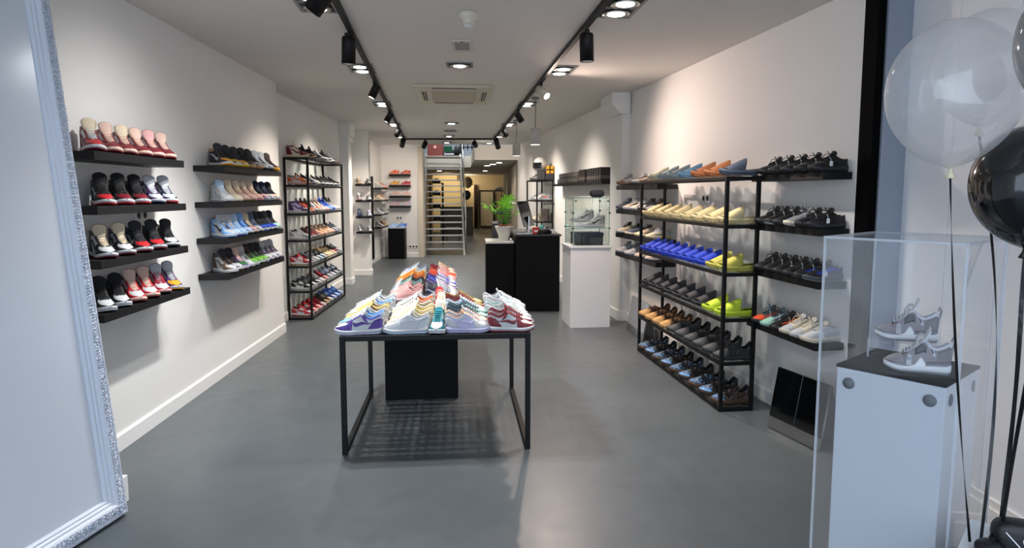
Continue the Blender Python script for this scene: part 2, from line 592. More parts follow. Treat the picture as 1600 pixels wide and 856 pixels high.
# smoke detector
a = MB().lathe([(0.03, -0.085), (0.036, -0.07), (0.04, -0.045), (0.062, -0.035), (0.068, -0.018), (0.066, -0.001)], 28)
t = empty('smoke_detector', (-0.30, 4.50, CEIL), 0, 'round cream smoke detector on the ceiling nearest the camera', 'smoke detector')
a.build('housing', M_PLASTIC, t)
MB().lathe([(0.02, -0.105), (0.034, -0.098), (0.036, -0.0855)], 24).build('sensor_dome', mat('pale_dome', '#d8d4cc', 0.3), t)
# flush ceiling speaker / access panel
t = empty('ceiling_speaker', (-0.415, 5.48, CEIL), 0.05, 'flat rectangular ceiling speaker with grey grille behind smoke detector', 'speaker')
MB().box((-0.085, -0.21, -0.012), (0.085, 0.21, -0.0005), 0.004).build('plate', mat('offwhite_plate', '#cfcbc4', 0.5), t)
MB().box((-0.058, -0.15, -0.016), (0.058, 0.10, -0.0122), 0.002).build('grille', mat('grey_grille', '#9a9a98', 0.6, bump=0.6, scale=400), t)
MB().lathe([(0.008, -0.017), (0.01, -0.0122)], 12, at=(0, -0.185, 0)).build('button', M_DARK, t)
# small round vent
t = empty('ceiling_vent', (-1.2, 12.66, CEIL), 0, 'small grey square ceiling vent between far downlights', 'vent')
MB().box((-0.12, -0.12, -0.012), (0.12, 0.12, -0.0005), 0.004).build('plate', M_GREYMETAL, t)
for k in range(5):
    MB().box((-0.1, -0.09 + k * 0.042, -0.017), (0.1, -0.075 + k * 0.042, -0.0122)).build('slat', M_GREYMETAL, t)

# cassette air conditioner
t = empty('air_conditioner', (-0.72, 8.1, CEIL), 0.09, 'cream square cassette air conditioner in the middle of the ceiling', 'air conditioner')
MB().box((-0.45, -0.72, -0.028), (0.45, 0.72, -0.0005), 0.012).build('frame', mat('ac_cream', '#d6cfbe', 0.4), t)
g = MB().box((-0.27, -0.40, -0.034), (0.27, 0.40, -0.0285), 0.004).build('intake_grille', mat('ac_grille', '#bdb49c', 0.5), t)
for k in range(16):
    MB().box((-0.26, -0.38 + k * 0.0495, -0.0385), (0.26, -0.366 + k * 0.0495, -0.0342)).build('louvre', mat('ac_cream2', '#c9c0aa', 0.5), g)
for sx in (-1, 1):
    o = MB().box((sx * 0.36 - 0.03, -0.34, -0.031), (sx * 0.36 + 0.03, 0.34, -0.0282)).build('side_vent', M_DARK, t)
    for k in range(2):
        MB().box((sx * 0.36 - 0.026 + 0.03 * k, -0.33, -0.036), (sx * 0.36 - 0.016 + 0.03 * k, 0.33, -0.0312)).build('vane', mat('ac_cream', ''), o)
for sy in (-1, 1):
    o = MB().box((-0.25, sy * 0.58 - 0.05, -0.031), (0.25, sy * 0.58 + 0.05, -0.0282)).build('air_slot', M_DARK, t)
    MB().box((-0.245, sy * 0.58 - 0.02, -0.037), (0.245, sy * 0.58 + 0.045, -0.0312), 0.002).build('vane', mat('ac_cream', ''), o)


def pendant(x, y, ztop, label):
    t = empty('pendant_lamp', (x, y, CEIL), 0, label, 'pendant lamp', 'grey pendant lamps over the counter')
    MB().lathe([(0.045, -0.03), (0.05, -0.02), (0.05, -0.001)], 20).build('ceiling_rose', M_GREYMETAL, t)
    MB().tube([(0, 0, -0.03), (0.004, 0, -0.15), (0, 0, ztop - CEIL)], 0.005, 8).build('cable', mat('grey_cable', '#77746f', 0.6), t)
    r = 0.066
    MB().lathe([(r * 0.9, ztop - CEIL - 0.21), (r, ztop - CEIL - 0.21), (r, ztop - CEIL - 0.004), (r * 0.96, ztop - CEIL), (0.006, ztop - CEIL + 0.004)], 28, caps=False).build('shade', mat('pendant_grey', '#bdbab5', 0.5), t)
    MB().lathe([(r * 0.89, ztop - CEIL - 0.19), (0.002, ztop - CEIL - 0.188)], 24).build('lamp_face', M_LAMPGLASS, t)
    lamp('SPOT', 'pendant_beam', (x, y, ztop - 0.215), 14, WARM, (x, y, 0), t, spot_size=R(110), spot_blend=0.6, shadow_soft_size=0.05)


pendant(0.30, 8.35, 2.44, 'grey cylinder pendant lamp on the longer visible cable, nearer the camera')
pendant(0.075, 10.9, 2.45, 'pale cylinder pendant lamp hanging farther back over the counter')

# lamps of the back room, then an added light for the mezzanine
for k, (x, y) in enumerate([(-0.75, 19.5), (-0.55, 18.6), (-0.35, 17.7), (-2.35, 22.5), (-2.7, 24.0), (-1.0, 24)]):
    t = empty('back_room_downlight', (x, y, 2.46), 0, ['round downlight under the bulkhead, third from the front', 'round downlight under the bulkhead, second from the front', 'round downlight under the bulkhead edge',
              'bright round ceiling light seen between upper stair treads', 'bright round ceiling light farther behind the stair', 'round downlight deep in the back room'][k], 'downlight', 'downlights of the back room')
    MB().lathe([(0.1, -0.012), (0.12, -0.001)], 24).build('rim', M_CHROME, t)
    MB().lathe([(0.085, -0.0145), (0.002, -0.016)], 20).build('lamp_face', M_LAMPGLASS, t)
    lamp('SPOT', 'back_room_beam', (x, y, 2.42), 26 if k < 3 else 30, (1.0, 0.84, 0.62), (x, y, 0), t, spot_size=R(130), spot_blend=0.7, shadow_soft_size=0.08)
lamp('POINT', 'upper_room_lamp', (-2.0, 20.5, 4.3), 110, (0.9, 0.95, 1.0), shadow_soft_size=0.2)  # added fill without a fixture, lights the upper floor

# ================================================================ FURNITURE
def wall_shelf(p, q, n, depth, z, label, grp, th=0.046):
    """floating shelf: p, q on the wall line, n = room-side normal, z = top"""
    p, q, n = Vector((*p, 0)), Vector((*q, 0)), Vector((*n, 0)).normalized()
    L = (q - p).length
    d = (q - p).normalized()
    o = empty('wall_shelf', (*p.xy, z), math.atan2(d.y, d.x), label, 'shelf', grp)
    sgn = 1 if Vector((-d.y, d.x, 0)).dot(n) > 0 else -1
    lo, hi = ((0, 0.002, -th), (L, depth, 0)) if sgn > 0 else ((0, -depth, -th), (L, -0.002, 0))
    MB().box(lo, hi, 0.002).build('board', M_SHELF, o)
    return o


LN = (0.9986, 0.0533)
LDIR = (-0.0533, 0.9986)
LW = lambda y: (-2.451 - (y - 3.764) * 0.0534, y)
LZ = [1.825, 1.535, 1.245, 0.955]
LV = ['top', 'second', 'third', 'lowest']
GRP_L1 = 'black wall shelves beside the mirror'
GRP_L2 = 'black wall shelves before the tall left rack'
for z, l in zip(LZ, LV):
    wall_shelf(LW(3.37), LW(4.40), LN, 0.245, z, f'{l} black floating shelf in the stack beside the white framed mirror', GRP_L1)
    wall_shelf(LW(5.10), LW(6.58), LN, 0.245, z, f'{l} black floating shelf in the stack before the tall left rack', GRP_L2)
RN = (-0.988, -0.155)
RDIR = (-0.155, 0.988)
RW = lambda y: (2.096 - (y - 3.933) * 0.1565, y)
RZ = [1.735, 1.385, 1.055, 0.665]
for z, l in zip(RZ, LV):
    wall_shelf(RW(3.96), RW(4.78), RN, 0.20, z, f'{l} black floating shelf between glass slide rack and black post', 'black wall shelves beside the black post')
RZ2 = [1.70, 1.415, 1.13, 0.90]
for z, l in zip(RZ2, LV):
    wall_shelf(RW(6.55), RW(7.85), RN, 0.22, z, f'{l} black floating shelf between pillar and slide rack', 'black wall shelves beyond the slide rack', 0.05)


def rack(name, origin, along, W, L, zs, label, side, grp='black metal racks with clear shelves', t=0.026, legs=0.0):
    """side=+1: depth runs to the right of `along` ... local x = depth (0 front .. W), local y = along"""
    al = Vector((*along, 0)).normalized()
    rz = math.atan2(al.y, al.x) - PI / 2
    r = empty(name, (*origin, 0), rz, label, 'rack', grp)
    sx = side
    H = zs[-1]

    def bx(x0, x1, y0, y1, z0, z1):
        lo = (min(sx * x0, sx * x1), y0, z0)
        hi = (max(sx * x0, sx * x1), y1, z1)
        return MB().box(lo, hi, 0.0025)
    for x in (0, W - t):
        for y in (0, L - t):
            bx(x, x + t, y, y + t, legs, H).build('post', M_BLACK, r)
    for i, z in enumerate(zs):
        z0, z1 = z - t, z
        if i == 0:
            z0, z1 = max(0.0005, z - t), max(z, t)
        if i == len(zs) - 1:
            z0, z1 = z - t, z - 0.0005
        for y in (0, L - t):
            bx(t, W - t, y, y + t, z0, z1).build('cross_rail', M_BLACK, r)
        for x in (0, W - t):
            bx(x, x + t, t, L - t, z0, z1).build('long_rail', M_BLACK, r)
        bx(0.006, W - 0.006, 0.006, L - 0.006, z1, z1 + 0.005).build('clear_shelf', M_GLASSSHELF, r)
    return r


LRZ = [0.03, 0.372, 0.69, 1.02, 1.355, 1.715, 2.055]
RRZ = [0.03, 0.372, 0.695, 1.03, 1.378, 1.725]
rack('display_rack', (-2.538, 8.043), (-0.0465, 0.999), 0.31, 1.97, LRZ, 'tall slim black metal rack of sneakers on the left wall', -1)
rack('display_rack', (1.525, 4.58), (-0.128, 0.992), 0.265, 1.88, RRZ, 'wide black metal rack of foam slides and clogs on the right wall', 1)
rack('display_rack', (0.46, 12.1), (-0.1565, 0.988), 0.33, 1.05, [0.03, 0.45, 0.85, 1.08, 1.48, 1.87], 'black metal rack under the helmet behind the counter', 1)
rack('display_rack', (-0.62, 22.5), (-0.045, 0.999), 0.33, 2.4, [0.03, 0.45, 0.9, 1.3, 1.72], 'dim black rack in the back room beyond the plant', 1)

# ---- display table with open wire top
TAB = empty('display_table', (-1.045, 3.80, 0), 0.085, 'black metal frame table crowded with low sneakers, middle of floor', 'table')
TW, TD, TH, tt = 1.165, 1.24, 0.742, 0.032
for x in (0, TW - tt):
    for y in (0, TD - tt):
        MB().box((x, y, 0), (x + tt, y + tt, TH), 0.003).build('leg', M_BLACK, TAB)
    MB().box((x, tt, 0.001), (x + tt, TD - tt, tt), 0.003).build('floor_rail', M_BLACK, TAB)
    MB().box((x, tt, TH - tt), (x + tt, TD - tt, TH - 0.0005), 0.003).build('side_rail', M_BLACK, TAB)
for y in (0, TD - tt):
    MB().box((tt, y, TH - tt), (TW - tt, y + tt, TH - 0.0005), 0.003).build('end_rail', M_BLACK, TAB)
a = MB()
n = 26
for k in range(1, n):
    x = tt + (TW - 2 * tt) * k / n
    a.box((x - 0.009, tt, TH - 0.012), (x + 0.009, TD - tt, TH - 0.002))
    y = tt + (TD - 2 * tt) * k / n
    a.box((tt, y - 0.009, TH - 0.0115), (TW - tt, y + 0.009, TH - 0.0022))
o = a.build('wire_mesh_top', M_BLACK, TAB)
o['kind'] = 'stuff'

# ---- black plinth under and behind the table
PL = empty('display_plinth', (-0.985, 4.85, 0), 0.10, 'long black block plinth standing under and behind the display table', 'plinth')
MB().box((0, 0, 0), (0.565, 2.35, 0.70), 0.004).build('body', M_BLOCK, PL)
MB().box((-0.001, 0.26, 0.7005), (0.566, 2.351, 0.712), 0.003).build('top_board', M_BLACK, PL)

# ---- counter
t = empty('counter', (0.05, 8.62, 0), 0.06, 'tall black service counter with monitor and clutter on top', 'counter')
MB().box((0, 0, 0), (0.60, 1.3, 1.03), 0.004).build('body', M_BLOCK, t)
MB().box((-0.015, -0.012, 1.0305), (0.62, 1.31, 1.055), 0.004).build('worktop', mat('charcoal_top', '#1e2022', 0.35), t)
t = empty('counter', (-0.355, 8.70, 0), 0.06, 'lower black counter block with white top holding the potted plant', 'counter')
MB().box((0, 0, 0), (0.385, 0.62, 0.925), 0.004).build('body', M_BLOCK, t)
MB().box((-0.004, -0.004, 0.9255), (0.385, 0.63, 0.955), 0.004).build('worktop', mat('pale_worktop', '#d8d6d0', 0.35), t)
t = empty('room_divider', (-0.30, 9.55, 0), 0.02, 'dark grey upright counter panel standing behind the potted plant', 'divider')  # upright side panel of the counter
MB().box((0, 0, 0), (0.09, 0.9, 1.16), 0.004).build('body', mat('charcoal_panel', '#2a2c30', 0.5), t)

# ---- white pedestal and glass case
PED = empty('white_pedestal', (0.695, 7.55, 0), 0.10, 'white pedestal carrying the glass case beside the counter', 'pedestal')
MB().box((0, 0, 0), (0.485, 0.55, 0.962), 0.004).build('body', M_WHITE, PED)
MB().box((-0.018, -0.018, 0.9625), (0.503, 0.568, 0.985), 0.004).build('top_board', M_WHITE, PED)
GC = empty('glass_case', (0.695, 7.55, 0.9855), 0.10, 'square glass display case on the white pedestal with grey high-top sneakers', 'display case')
gx0, gx1, gy0, gy1, gh = 0.03, 0.47, 0.02, 0.53, 0.565
for nm, lo, hi in (('front_pane', (gx0, gy0, 0), (gx1, gy0 + 0.006, gh)), ('back_pane', (gx0, gy1 - 0.006, 0), (gx1, gy1, gh)),
                   ('side_pane', (gx0, gy0 + 0.0065, 0), (gx0 + 0.006, gy1 - 0.0065, gh)), ('side_pane', (gx1 - 0.006, gy0 + 0.0065, 0), (gx1, gy1 - 0.0065, gh)),
                   ('top_pane', (gx0, gy0, gh + 0.0005), (gx1, gy1, gh + 0.0065)), ('glass_shelf', (gx0 + 0.0065, gy0 + 0.0065, 0.205), (gx1 - 0.0065, gy1 - 0.0065, 0.211))):
    MB().box(lo, hi).build(nm, M_GLASSCASE, GC)
for x in (gx0 + 0.003, gx1 - 0.003):
    for y in (gy0 + 0.003, gy1 - 0.003):
        MB().box((x - 0.0045, y - 0.0045, 0), (x + 0.0045, y + 0.0045, gh)).build('corner_edge', M_GEDGE, GC)
for y in (gy0, gy1):
    MB().box((gx0, y - 0.0035, gh - 0.001), (gx1, y + 0.0035, gh + 0.0075)).build('top_edge', M_GEDGE, GC)
    MB().box((gx0, y - 0.0035, 0.203), (gx1, y + 0.0035, 0.2125)).build('shelf_edge', M_GEDGE, GC)
for x, y, z in ((gx0, gy0, .39), (gx0, gy0, .208), (gx1, gy0, .39), (gx1, gy0, .208), (gx0, gy1, .39), (gx0, gy1, .208), (gx1 - .12, gy0, .42), (gx0 + .03, gy0, .53), (gx1 - .02, gy0, .53), (gx1 - .12, gy0, .53)):
    MB().box((x - 0.012, y - 0.012, z - 0.007), (x + 0.012, y + 0.012, z + 0.007), 0.002).build('clip', M_BLACK, GC)
t = empty('shoe_box', (0.755, 7.66, 0.9865), 0.10, 'navy black shoe box under the glass shelf of the case', 'box')
MB().box((0, 0, 0), (0.345, 0.27, 0.11), 0.003).build('base', mat('navy_card', '#111a26', 0.45), t)
MB().box((-0.004, -0.004, 0.1105), (0.349, 0.274, 0.15), 0.003).build('lid', mat('navy_card', ''), t)
t = empty('portable_speaker', (1.02, 7.72, 1.558), 0.15, 'small dark grey cylindrical speaker lying on the glass case', 'speaker')
MX = Matrix.Rotation(PI / 2, 4, 'Y')
MB().lathe([(0.026, -0.075), (0.04, -0.068), (0.044, -0.05), (0.044, 0.05), (0.04, 0.068), (0.026, 0.075)], 24, at=(0, 0, 0.046), mtx=MX).build('body', mat('speaker_cloth', '#3a3d44', 0.8, bump=0.4, scale=500), t)
for sgn in (-1, 1):
    MB().lathe([(0.03, 0), (0.028, 0.006), (0.004, 0.007)], 20, at=(sgn * 0.0755, 0, 0.046), mtx=Matrix.Rotation(sgn * PI / 2, 4, 'Y')).build('end_cap', M_BLACK, t)
MB().tube([(0.05, 0.03, 0.02), (0.06, 0.05, 0.010), (0.062, 0.37, 0.008), (0.055, 0.41, -0.1), (0.05, 0.41, -0.55)], 0.0025, 6).build('cable', mat('grey_cable', ''), t)
# acrylic riser in the case
tag(MB().box((-0.05, -0.06, 0), (0.05, -0.055, 0.055)).box((-0.05, 0.055, 0), (0.05, 0.06, 0.055)).box((-0.12, -0.06, 0.0555), (0.12, 0.06, 0.0605)).build('acrylic_riser', M_ACRYLIC), 'clear riser under the raised grey sneaker in the glass case', 'stand')
bpy.data.objects['acrylic_riser'].location = (0.86, 7.86, 1.1975)
bpy.data.objects['acrylic_riser'].rotation_euler = (0, 0, 0.1)

# ---- clear covered pedestal near the shop front
A0 = Vector((1.25, 2.407))
e1 = Vector((0.643, -0.766))
rz = math.atan2(e1.y, e1.x)
AP = empty('grey_white_pedestal', (A0.x, A0.y, 0), rz, 'large white pedestal with black top in front right foreground', 'pedestal')
pw, pd, ph = 0.36, 0.38, 0.94
PEDH = ph
MB().box((0, 0, 0), (pw, pd, ph), 0.003).build('body', mat('white_lacquer', '#d5d8de', 0.25, coat=0.3), AP)
MB().box((-0.003, -0.003, ph + 0.0005), (pw + 0.003, pd + 0.003, ph + 0.012), 0.002).build('black_top', mat('black_rubber_top', '#131315', 0.7, bump=0.15, scale=500, spec=0.15), AP)
for x, y, ax in ((0.045, 0, 0), (0.315, 0, 0), (pw, 0.06, 1), (pw, 0.32, 1)):
    M = Matrix.Rotation(PI / 2, 4, 'X') if ax == 0 else Matrix.Rotation(PI / 2, 4, 'Y')
    MB().lathe([(0.022, 0.0), (0.022, 0.002), (0.002, 0.0025)], 24, at=(x, y - 0.0005 * (ax == 0), ph - 0.055), mtx=M).build('round_vent', mat('grey_hole_cap', '#6f7276', 0.5), AP)
CV = empty('acrylic_cover', (A0.x, A0.y, 0), rz, 'tall clear acrylic cover around the white foreground pedestal', 'display cover')
m_, ch, at_ = 0.05, 1.435, 0.006
x0, x1, y0, y1 = -m_, pw + m_, -m_, pd + m_
for nm, lo, hi in (('pane', (x0, y0, 0.0005), (x1, y0 + at_, ch)), ('pane', (x0, y1 - at_, 0.0005), (x1, y1, ch)), ('pane', (x0, y0 + at_, 0.0005), (x0 + at_, y1 - at_, ch)), ('pane', (x1 - at_, y0 + at_, 0.0005), (x1, y1 - at_, ch)), ('lid_pane', (x0, y0, ch + .0005), (x1, y1, ch + at_))):
    MB().box(lo, hi).build(nm, M_ACRYLIC, CV)
for x in (x0 + 0.003, x1 - 0.003):
    for y in (y0 + 0.003, y1 - 0.003):
        MB().box((x - 0.004, y - 0.004, 0.0005), (x + 0.004, y + 0.004, ch), 0.001).build('corner_edge', M_EDGE, CV)
for y in (y0, y1):
    MB().box((x0, y - 0.003, ch - 0.002), (x1, y + 0.003, ch + 0.007), 0.001).build('top_edge', M_EDGE, CV)
for x in (x0, x1):
    MB().box((x - 0.003, y0, ch - 0.002), (x + 0.003, y1, ch + 0.007), 0.001).build('top_edge', M_EDGE, CV)
RS = empty('acrylic_riser', (A0.x, A0.y, ph + 0.0125), rz, 'clear bent riser lifting the rear grey sneaker', 'stand')
for nm, lo, hi in (('leg', (0.03, 0.20, 0), (0.035, 0.31, 0.075)), ('leg', (0.255, 0.20, 0), (0.26, 0.31, 0.075)), ('plate', (0.02, 0.19, 0.0755), (0.28, 0.32, 0.0805))):
    MB().box(lo, hi).build(nm, M_ACRYLIC, RS)
for x in (0.0325, 0.2575):
    MB().box((x - .003, 0.197, 0), (x + .003, 0.2, 0.075)).build('leg_edge', M_EDGE, RS)

# ---- leaning framed mirror, left foreground
B0 = Vector((-1.945, 3.075, 0.01))
ad = Vector((-0.42, -0.92, 0)).normalized()       # along the foot, towards the camera
ad = Vector((-0.16, -0.987, 0)).normalized()
ud = (Vector((-0.10, 0.016, 1.0))).normalized()
nd = ad.cross(ud).normalized()
if nd.x < 0:
    nd = -nd
MR = empty('standing_mirror', tuple(B0), 0, 'tall mirror with pale painted reflection in a carved ornate frame leaning at left front', 'mirror')
MRX = Matrix(((ad.x, ud.x, nd.x, 0), (ad.y, ud.y, nd.y, 0), (ad.z, ud.z, nd.z, 0), (0, 0, 0, 1)))


def mir(mb, name, m, parent=MR):
    mb.v = [tuple(MRX @ Vector(p)) for p in mb.v]
    return mb.build(name, m, parent)


MWd, MHt, fwid = 1.35, 2.9, 0.115
M_CARVE = mat('carved_white_frame', '#e6e8ee', 0.5, bump=0.9, scale=70)
M_FRAME = mat('white_frame', '#ccd1dc', 0.45, var=0.03, scale=60)
m = bpy.data.materials.new('mirror_face')
m.use_nodes = True
nt = m.node_tree
b = nt.nodes['Principled BSDF']
b.inputs['Base Color'].default_value = (*hexc('#d3d9e2'), 1)  # pale colour stands in for a white wall reflected in the mirror
b.inputs['Roughness'].default_value = 0.28
b.inputs['Metallic'].default_value = 0.15
mir(MB().box((0.06, 0.06, -0.012), (MWd - 0.06, MHt - 0.06, -0.002)), 'mirror_face', m)
mir(MB().box((0.0, 0.0, -0.05), (0.06, MHt, -0.0125)).box((0.06, 0, -0.05), (MWd, MHt, -0.0125)), 'backing', M_FRAME)
prof = [(0.0, -0.012), (0.0, 0.016), (0.006, 0.024), (0.014, 0.026), (0.020, 0.022), (0.026, 0.026), (0.066, 0.036), (0.074, 0.030), (0.080, 0.022), (0.090, 0.020), (0.096, 0.012), (0.104, 0.012), (0.112, 0.004), (0.115, -0.012)]


def moulding(a, b, inn, name):
    mb = MB()
    V, Fc = [], []
    a, b, inn = Vector((*a, 0)), Vector((*b, 0)), Vector((*inn, 0))
    d = (b - a).normalized()
    for e, sg in ((a, 1), (b, -1)):
        for w, h in prof:
            V.append(tuple(e + inn * w + d * (sg * w) + Vector((0, 0, h))))
    mm = len(prof)
    for k in range(mm - 1):
        Fc.append((k, k + 1, mm + k + 1, mm + k))
    mb.add(V, Fc)
    return mir(mb, name, M_FRAME)


sides = [((0, 0), (0, MHt), (1, 0)), ((0, 0), (MWd, 0), (0, 1))]
for (p, q, inn) in sides:
    o = moulding(p, q, inn, 'frame_side')
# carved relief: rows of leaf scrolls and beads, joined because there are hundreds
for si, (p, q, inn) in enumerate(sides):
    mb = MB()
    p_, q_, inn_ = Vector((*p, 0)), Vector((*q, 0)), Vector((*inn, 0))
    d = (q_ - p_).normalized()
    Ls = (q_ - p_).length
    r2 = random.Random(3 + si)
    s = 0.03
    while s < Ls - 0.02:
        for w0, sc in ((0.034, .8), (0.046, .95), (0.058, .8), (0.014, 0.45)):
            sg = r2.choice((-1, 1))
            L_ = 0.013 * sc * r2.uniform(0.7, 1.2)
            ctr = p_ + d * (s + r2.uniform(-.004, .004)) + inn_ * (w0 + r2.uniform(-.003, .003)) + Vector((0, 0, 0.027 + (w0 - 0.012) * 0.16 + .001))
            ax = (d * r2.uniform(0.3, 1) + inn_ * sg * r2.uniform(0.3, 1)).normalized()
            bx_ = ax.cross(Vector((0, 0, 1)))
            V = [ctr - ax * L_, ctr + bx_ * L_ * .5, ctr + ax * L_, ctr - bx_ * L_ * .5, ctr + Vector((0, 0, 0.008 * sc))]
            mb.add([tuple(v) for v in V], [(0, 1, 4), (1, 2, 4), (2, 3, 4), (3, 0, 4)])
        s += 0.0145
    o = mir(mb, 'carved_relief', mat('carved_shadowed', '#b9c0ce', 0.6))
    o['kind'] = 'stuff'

# ---- slanted shoe-fitting mirrors
def shoe_mirror(p, q, h, lean, back, label, face):
    """p, q: floor ends of the front foot; the face leans away from the room"""
    p, q = Vector((*p, 0)), Vector((*q, 0))
    d = (q - p).normalized()
    n = Vector((-d.y, d.x, 0))
    if n.x < 0:
        n = -n
    L = (q - p).length
    t = empty('shoe_mirror', tuple(p), math.atan2(d.y, d.x), label, 'shoe mirror', 'slanted shoe mirrors on the floor')
    sg = 1 if Vector((-d.y, d.x, 0)).dot(n) > 0 else -1

    def pr(prof, x0, x1, nm, m_):
        k = len(prof)
        V = [(x0, sg * y, z) for y, z in prof] + [(x1, sg * y, z) for y, z in prof]
        MB().add(V, [list(range(k)), list(range(k, 2 * k))[::-1]] + [(i, (i + 1) % k, k + (i + 1) % k, k + i) for i in range(k)]).build(nm, m_, t)
    s = lean / h
    pr([(0, 0.006), (0.012, 0.006), (0.012 + lean, h), (lean, h)], 0, L, 'steel_sheet', M_CHROME)
    pr([(0.02, 0.004), (back, 0.004), (back, 0.01), (0.02, 0.01)], 0.01, L - 0.01, 'foot', M_CHROME)
    pr([(lean + 0.012, h - 0.012), (lean + .018, h - 0.012), (back, 0.0105), (back - 0.006, 0.0105)], 0.0, L, 'back_brace', M_GREYMETAL)
    for k in range(2):
        x0, x1 = (0.004, L / 2 - 0.003) if k == 0 else (L / 2 + 0.003, L - 0.004)
        z0 = 0.085
        pr([(s * z0 - 0.004, z0), (s * z0 - 0.0005, z0), (s * h - 0.0005, h - 0.002), (s * h - 0.004, h - 0.002)], x0, x1, 'mirror_pane', face)


M_DKREFL = mat('dark_reflection_pane', '#07090b', 0.06, spec=0.8)  # near-black colour paints in the dark things this mirror reflects
shoe_mirror((1.76, 4.28), (1.905, 3.84), 0.42, 0.075, 0.19, 'slanted shoe mirror with dark painted reflection on a steel base below the right wall shelves', M_DKREFL)
shoe_mirror((1.36, 7.50), (1.42, 6.85), 0.40, 0.07, 0.15, 'slanted shoe mirror with pale painted reflection on the floor behind the slide rack', mat('pale_reflection_pane', '#b9c0c8', 0.2, metal=0.5))  # light grey pane colour stands in for the reflected white wall

# ---- black upright panel and small shelves at the far left, black pedestal
tag(MB().box((0, -0.32, 0.10), (0.025, 0.32, 2.0), 0.003).build('wall_panel', M_BLOCK), 'narrow upright black panel on the far left wall', 'panel')
o = bpy.data.objects['wall_panel']
o.location = (-3.218, 14.55, 0)
o.rotation_euler = (0, 0, 0.03)
FZ1 = [1.79, 1.48, 1.17, 0.87]
for z, l in zip(FZ1, LV):
    wall_shelf((-3.02, 12.55), (-2.72, 12.55), (0, -1), 0.16, z, f'{l} short black shelf on the far left pillar', 'short shelves on the far left pillar', 0.04)
FZ2 = [1.74, 1.45, 1.12, 0.82]
for z, l in zip(FZ2, LV):
    wall_shelf((-3.225, 14.95), (-3.27, 16.05), (1, 0.03), 0.17, z, f'{l} thin black shelf right of the upright black panel', 'thin shelves beyond the black panel', 0.03)
FZ3 = [2.09, 1.82, 1.555, 1.305]
for z, l in zip(FZ3, LV):
    wall_shelf((-3.06, 16.2), (-2.54, 16.2), (0, -1), 0.18, z, f'{l} short black shelf on the back wall above the black pedestal', 'short shelves on the back wall', 0.05)
t = empty('black_pedestal', (-3.05, 15.72, 0), 0.02, 'small black pedestal with pale top below the back wall shelves', 'pedestal')
MB().box((0, 0, 0), (0.40, 0.36, 0.755), 0.004).build('body', M_BLOCK, t)
MB().box((-0.004, -0.004, 0.7555), (0.404, 0.364, 0.772), 0.002).build('top_board', mat('pale_top', '#c3c8d0', 0.4), t)


# ---- wall sockets
def socket(loc, rz, n, label, m_=None, s=0.08):
    t = empty('wall_socket', loc, rz, label, 'socket', 'white wall sockets')
    for k in range(n):
        x = (k - (n - 1) / 2) * s
        MB().box((x - s / 2 + .001, -0.010, -s / 2), (x + s / 2 - .001, -0.001, s / 2), 0.003).build('plate', M_TRIM, t)
        MB().lathe([(0.023, 0), (0.026, 0.003), (0.02, 0.004), (0.018, 0.002)], 20, at=(x, -0.0105, 0), mtx=Matrix.Rotation(PI / 2, 4, 'X'), caps=False).build('ring', M_GREYMETAL, t)
        MB().lathe([(0.019, 0.0), (0.002, 0.0005)], 16, at=(x, -0.0108, 0), mtx=Matrix.Rotation(PI / 2, 4, 'X')).build('recess', M_DARK, t)


a_ = LW(4.27)
socket((a_[0] + .001, a_[1], 1.46), PI / 2 + 0.0533, 2, 'double wall socket just below the second shelf beside the mirror')
socket((-2.50, 16.198, 0.275), 0, 3, 'triple wall socket low on the back wall left of the stair')
socket((-2.85, 16.198, 1.0), 0, 2, 'double wall socket above the small black pedestal')
socket((-3.082, 12.0, 0.33), PI / 2 + 0.08, 2, 'double wall socket beyond the tall left rack')
socket((2.096 - (5.9 - 3.933) * 0.1565 - .001, 5.9, 1.56), -PI / 2 + 0.155, 2, 'double wall socket behind the cream slides')

# ================================================================ STAIR
ST = empty('open_stair', (-2.31, 16.75, 0), 0.11, 'galvanised steel open-tread stair rising to the upper floor', 'stair')
sw = 1.07
NS = 16
for k in range(1, NS):
    MB().box((0.045, (k - 1) * 0.172, k * 0.168 - 0.035), (sw - 0.045, (k - 1) * 0.172 + 0.20, k * 0.168), 0.006).build('tread', M_STEEL, ST)
top = (NS * 0.172, NS * 0.168)
for x in (0, sw - 0.042):
    V = [(x, -0.16, 0.001), (x, 0.10, 0.001), (x, top[0] + 0.12, top[1] - 0.1), (x, top[0] + 0.02, top[1] + 0.12)]
    V += [(x + 0.042, *p[1:]) for p in V]
    MB().add(V, [(0, 1, 2, 3), (7, 6, 5, 4), (0, 4, 5, 1), (1, 5, 6, 2), (2, 6, 7, 3), (3, 7, 4, 0)]).build('stringer', M_STEEL, ST)
    MB().box((x - 0.02, -0.19, 0.0008), (x + 0.062, 0.13, 0.014)).build('foot_plate', M_STEEL, ST)
for x in (-0.03, sw + 0.03):
    MB().tube([(x, 0.0, 0.95), (x, top[0], top[1] + 0.9)], 0.02, 10).build('handrail', M_STEEL, ST)
    for k in (1, 6, 11, 15):
        MB().tube([(x, k * 0.172, k * 0.168 - 0.05), (x, k * 0.172, k * 0.168 + 0.93)], 0.015, 8).build('handrail_post', M_STEEL, ST)
MB().box((0.0, top[0] - 0.12, top[1] - 0.02), (sw, top[0] + 0.14, top[1] + 0.03), 0.004).build('landing_edge', mat('landing_beige', '#b9b2a4', 0.6), ST)

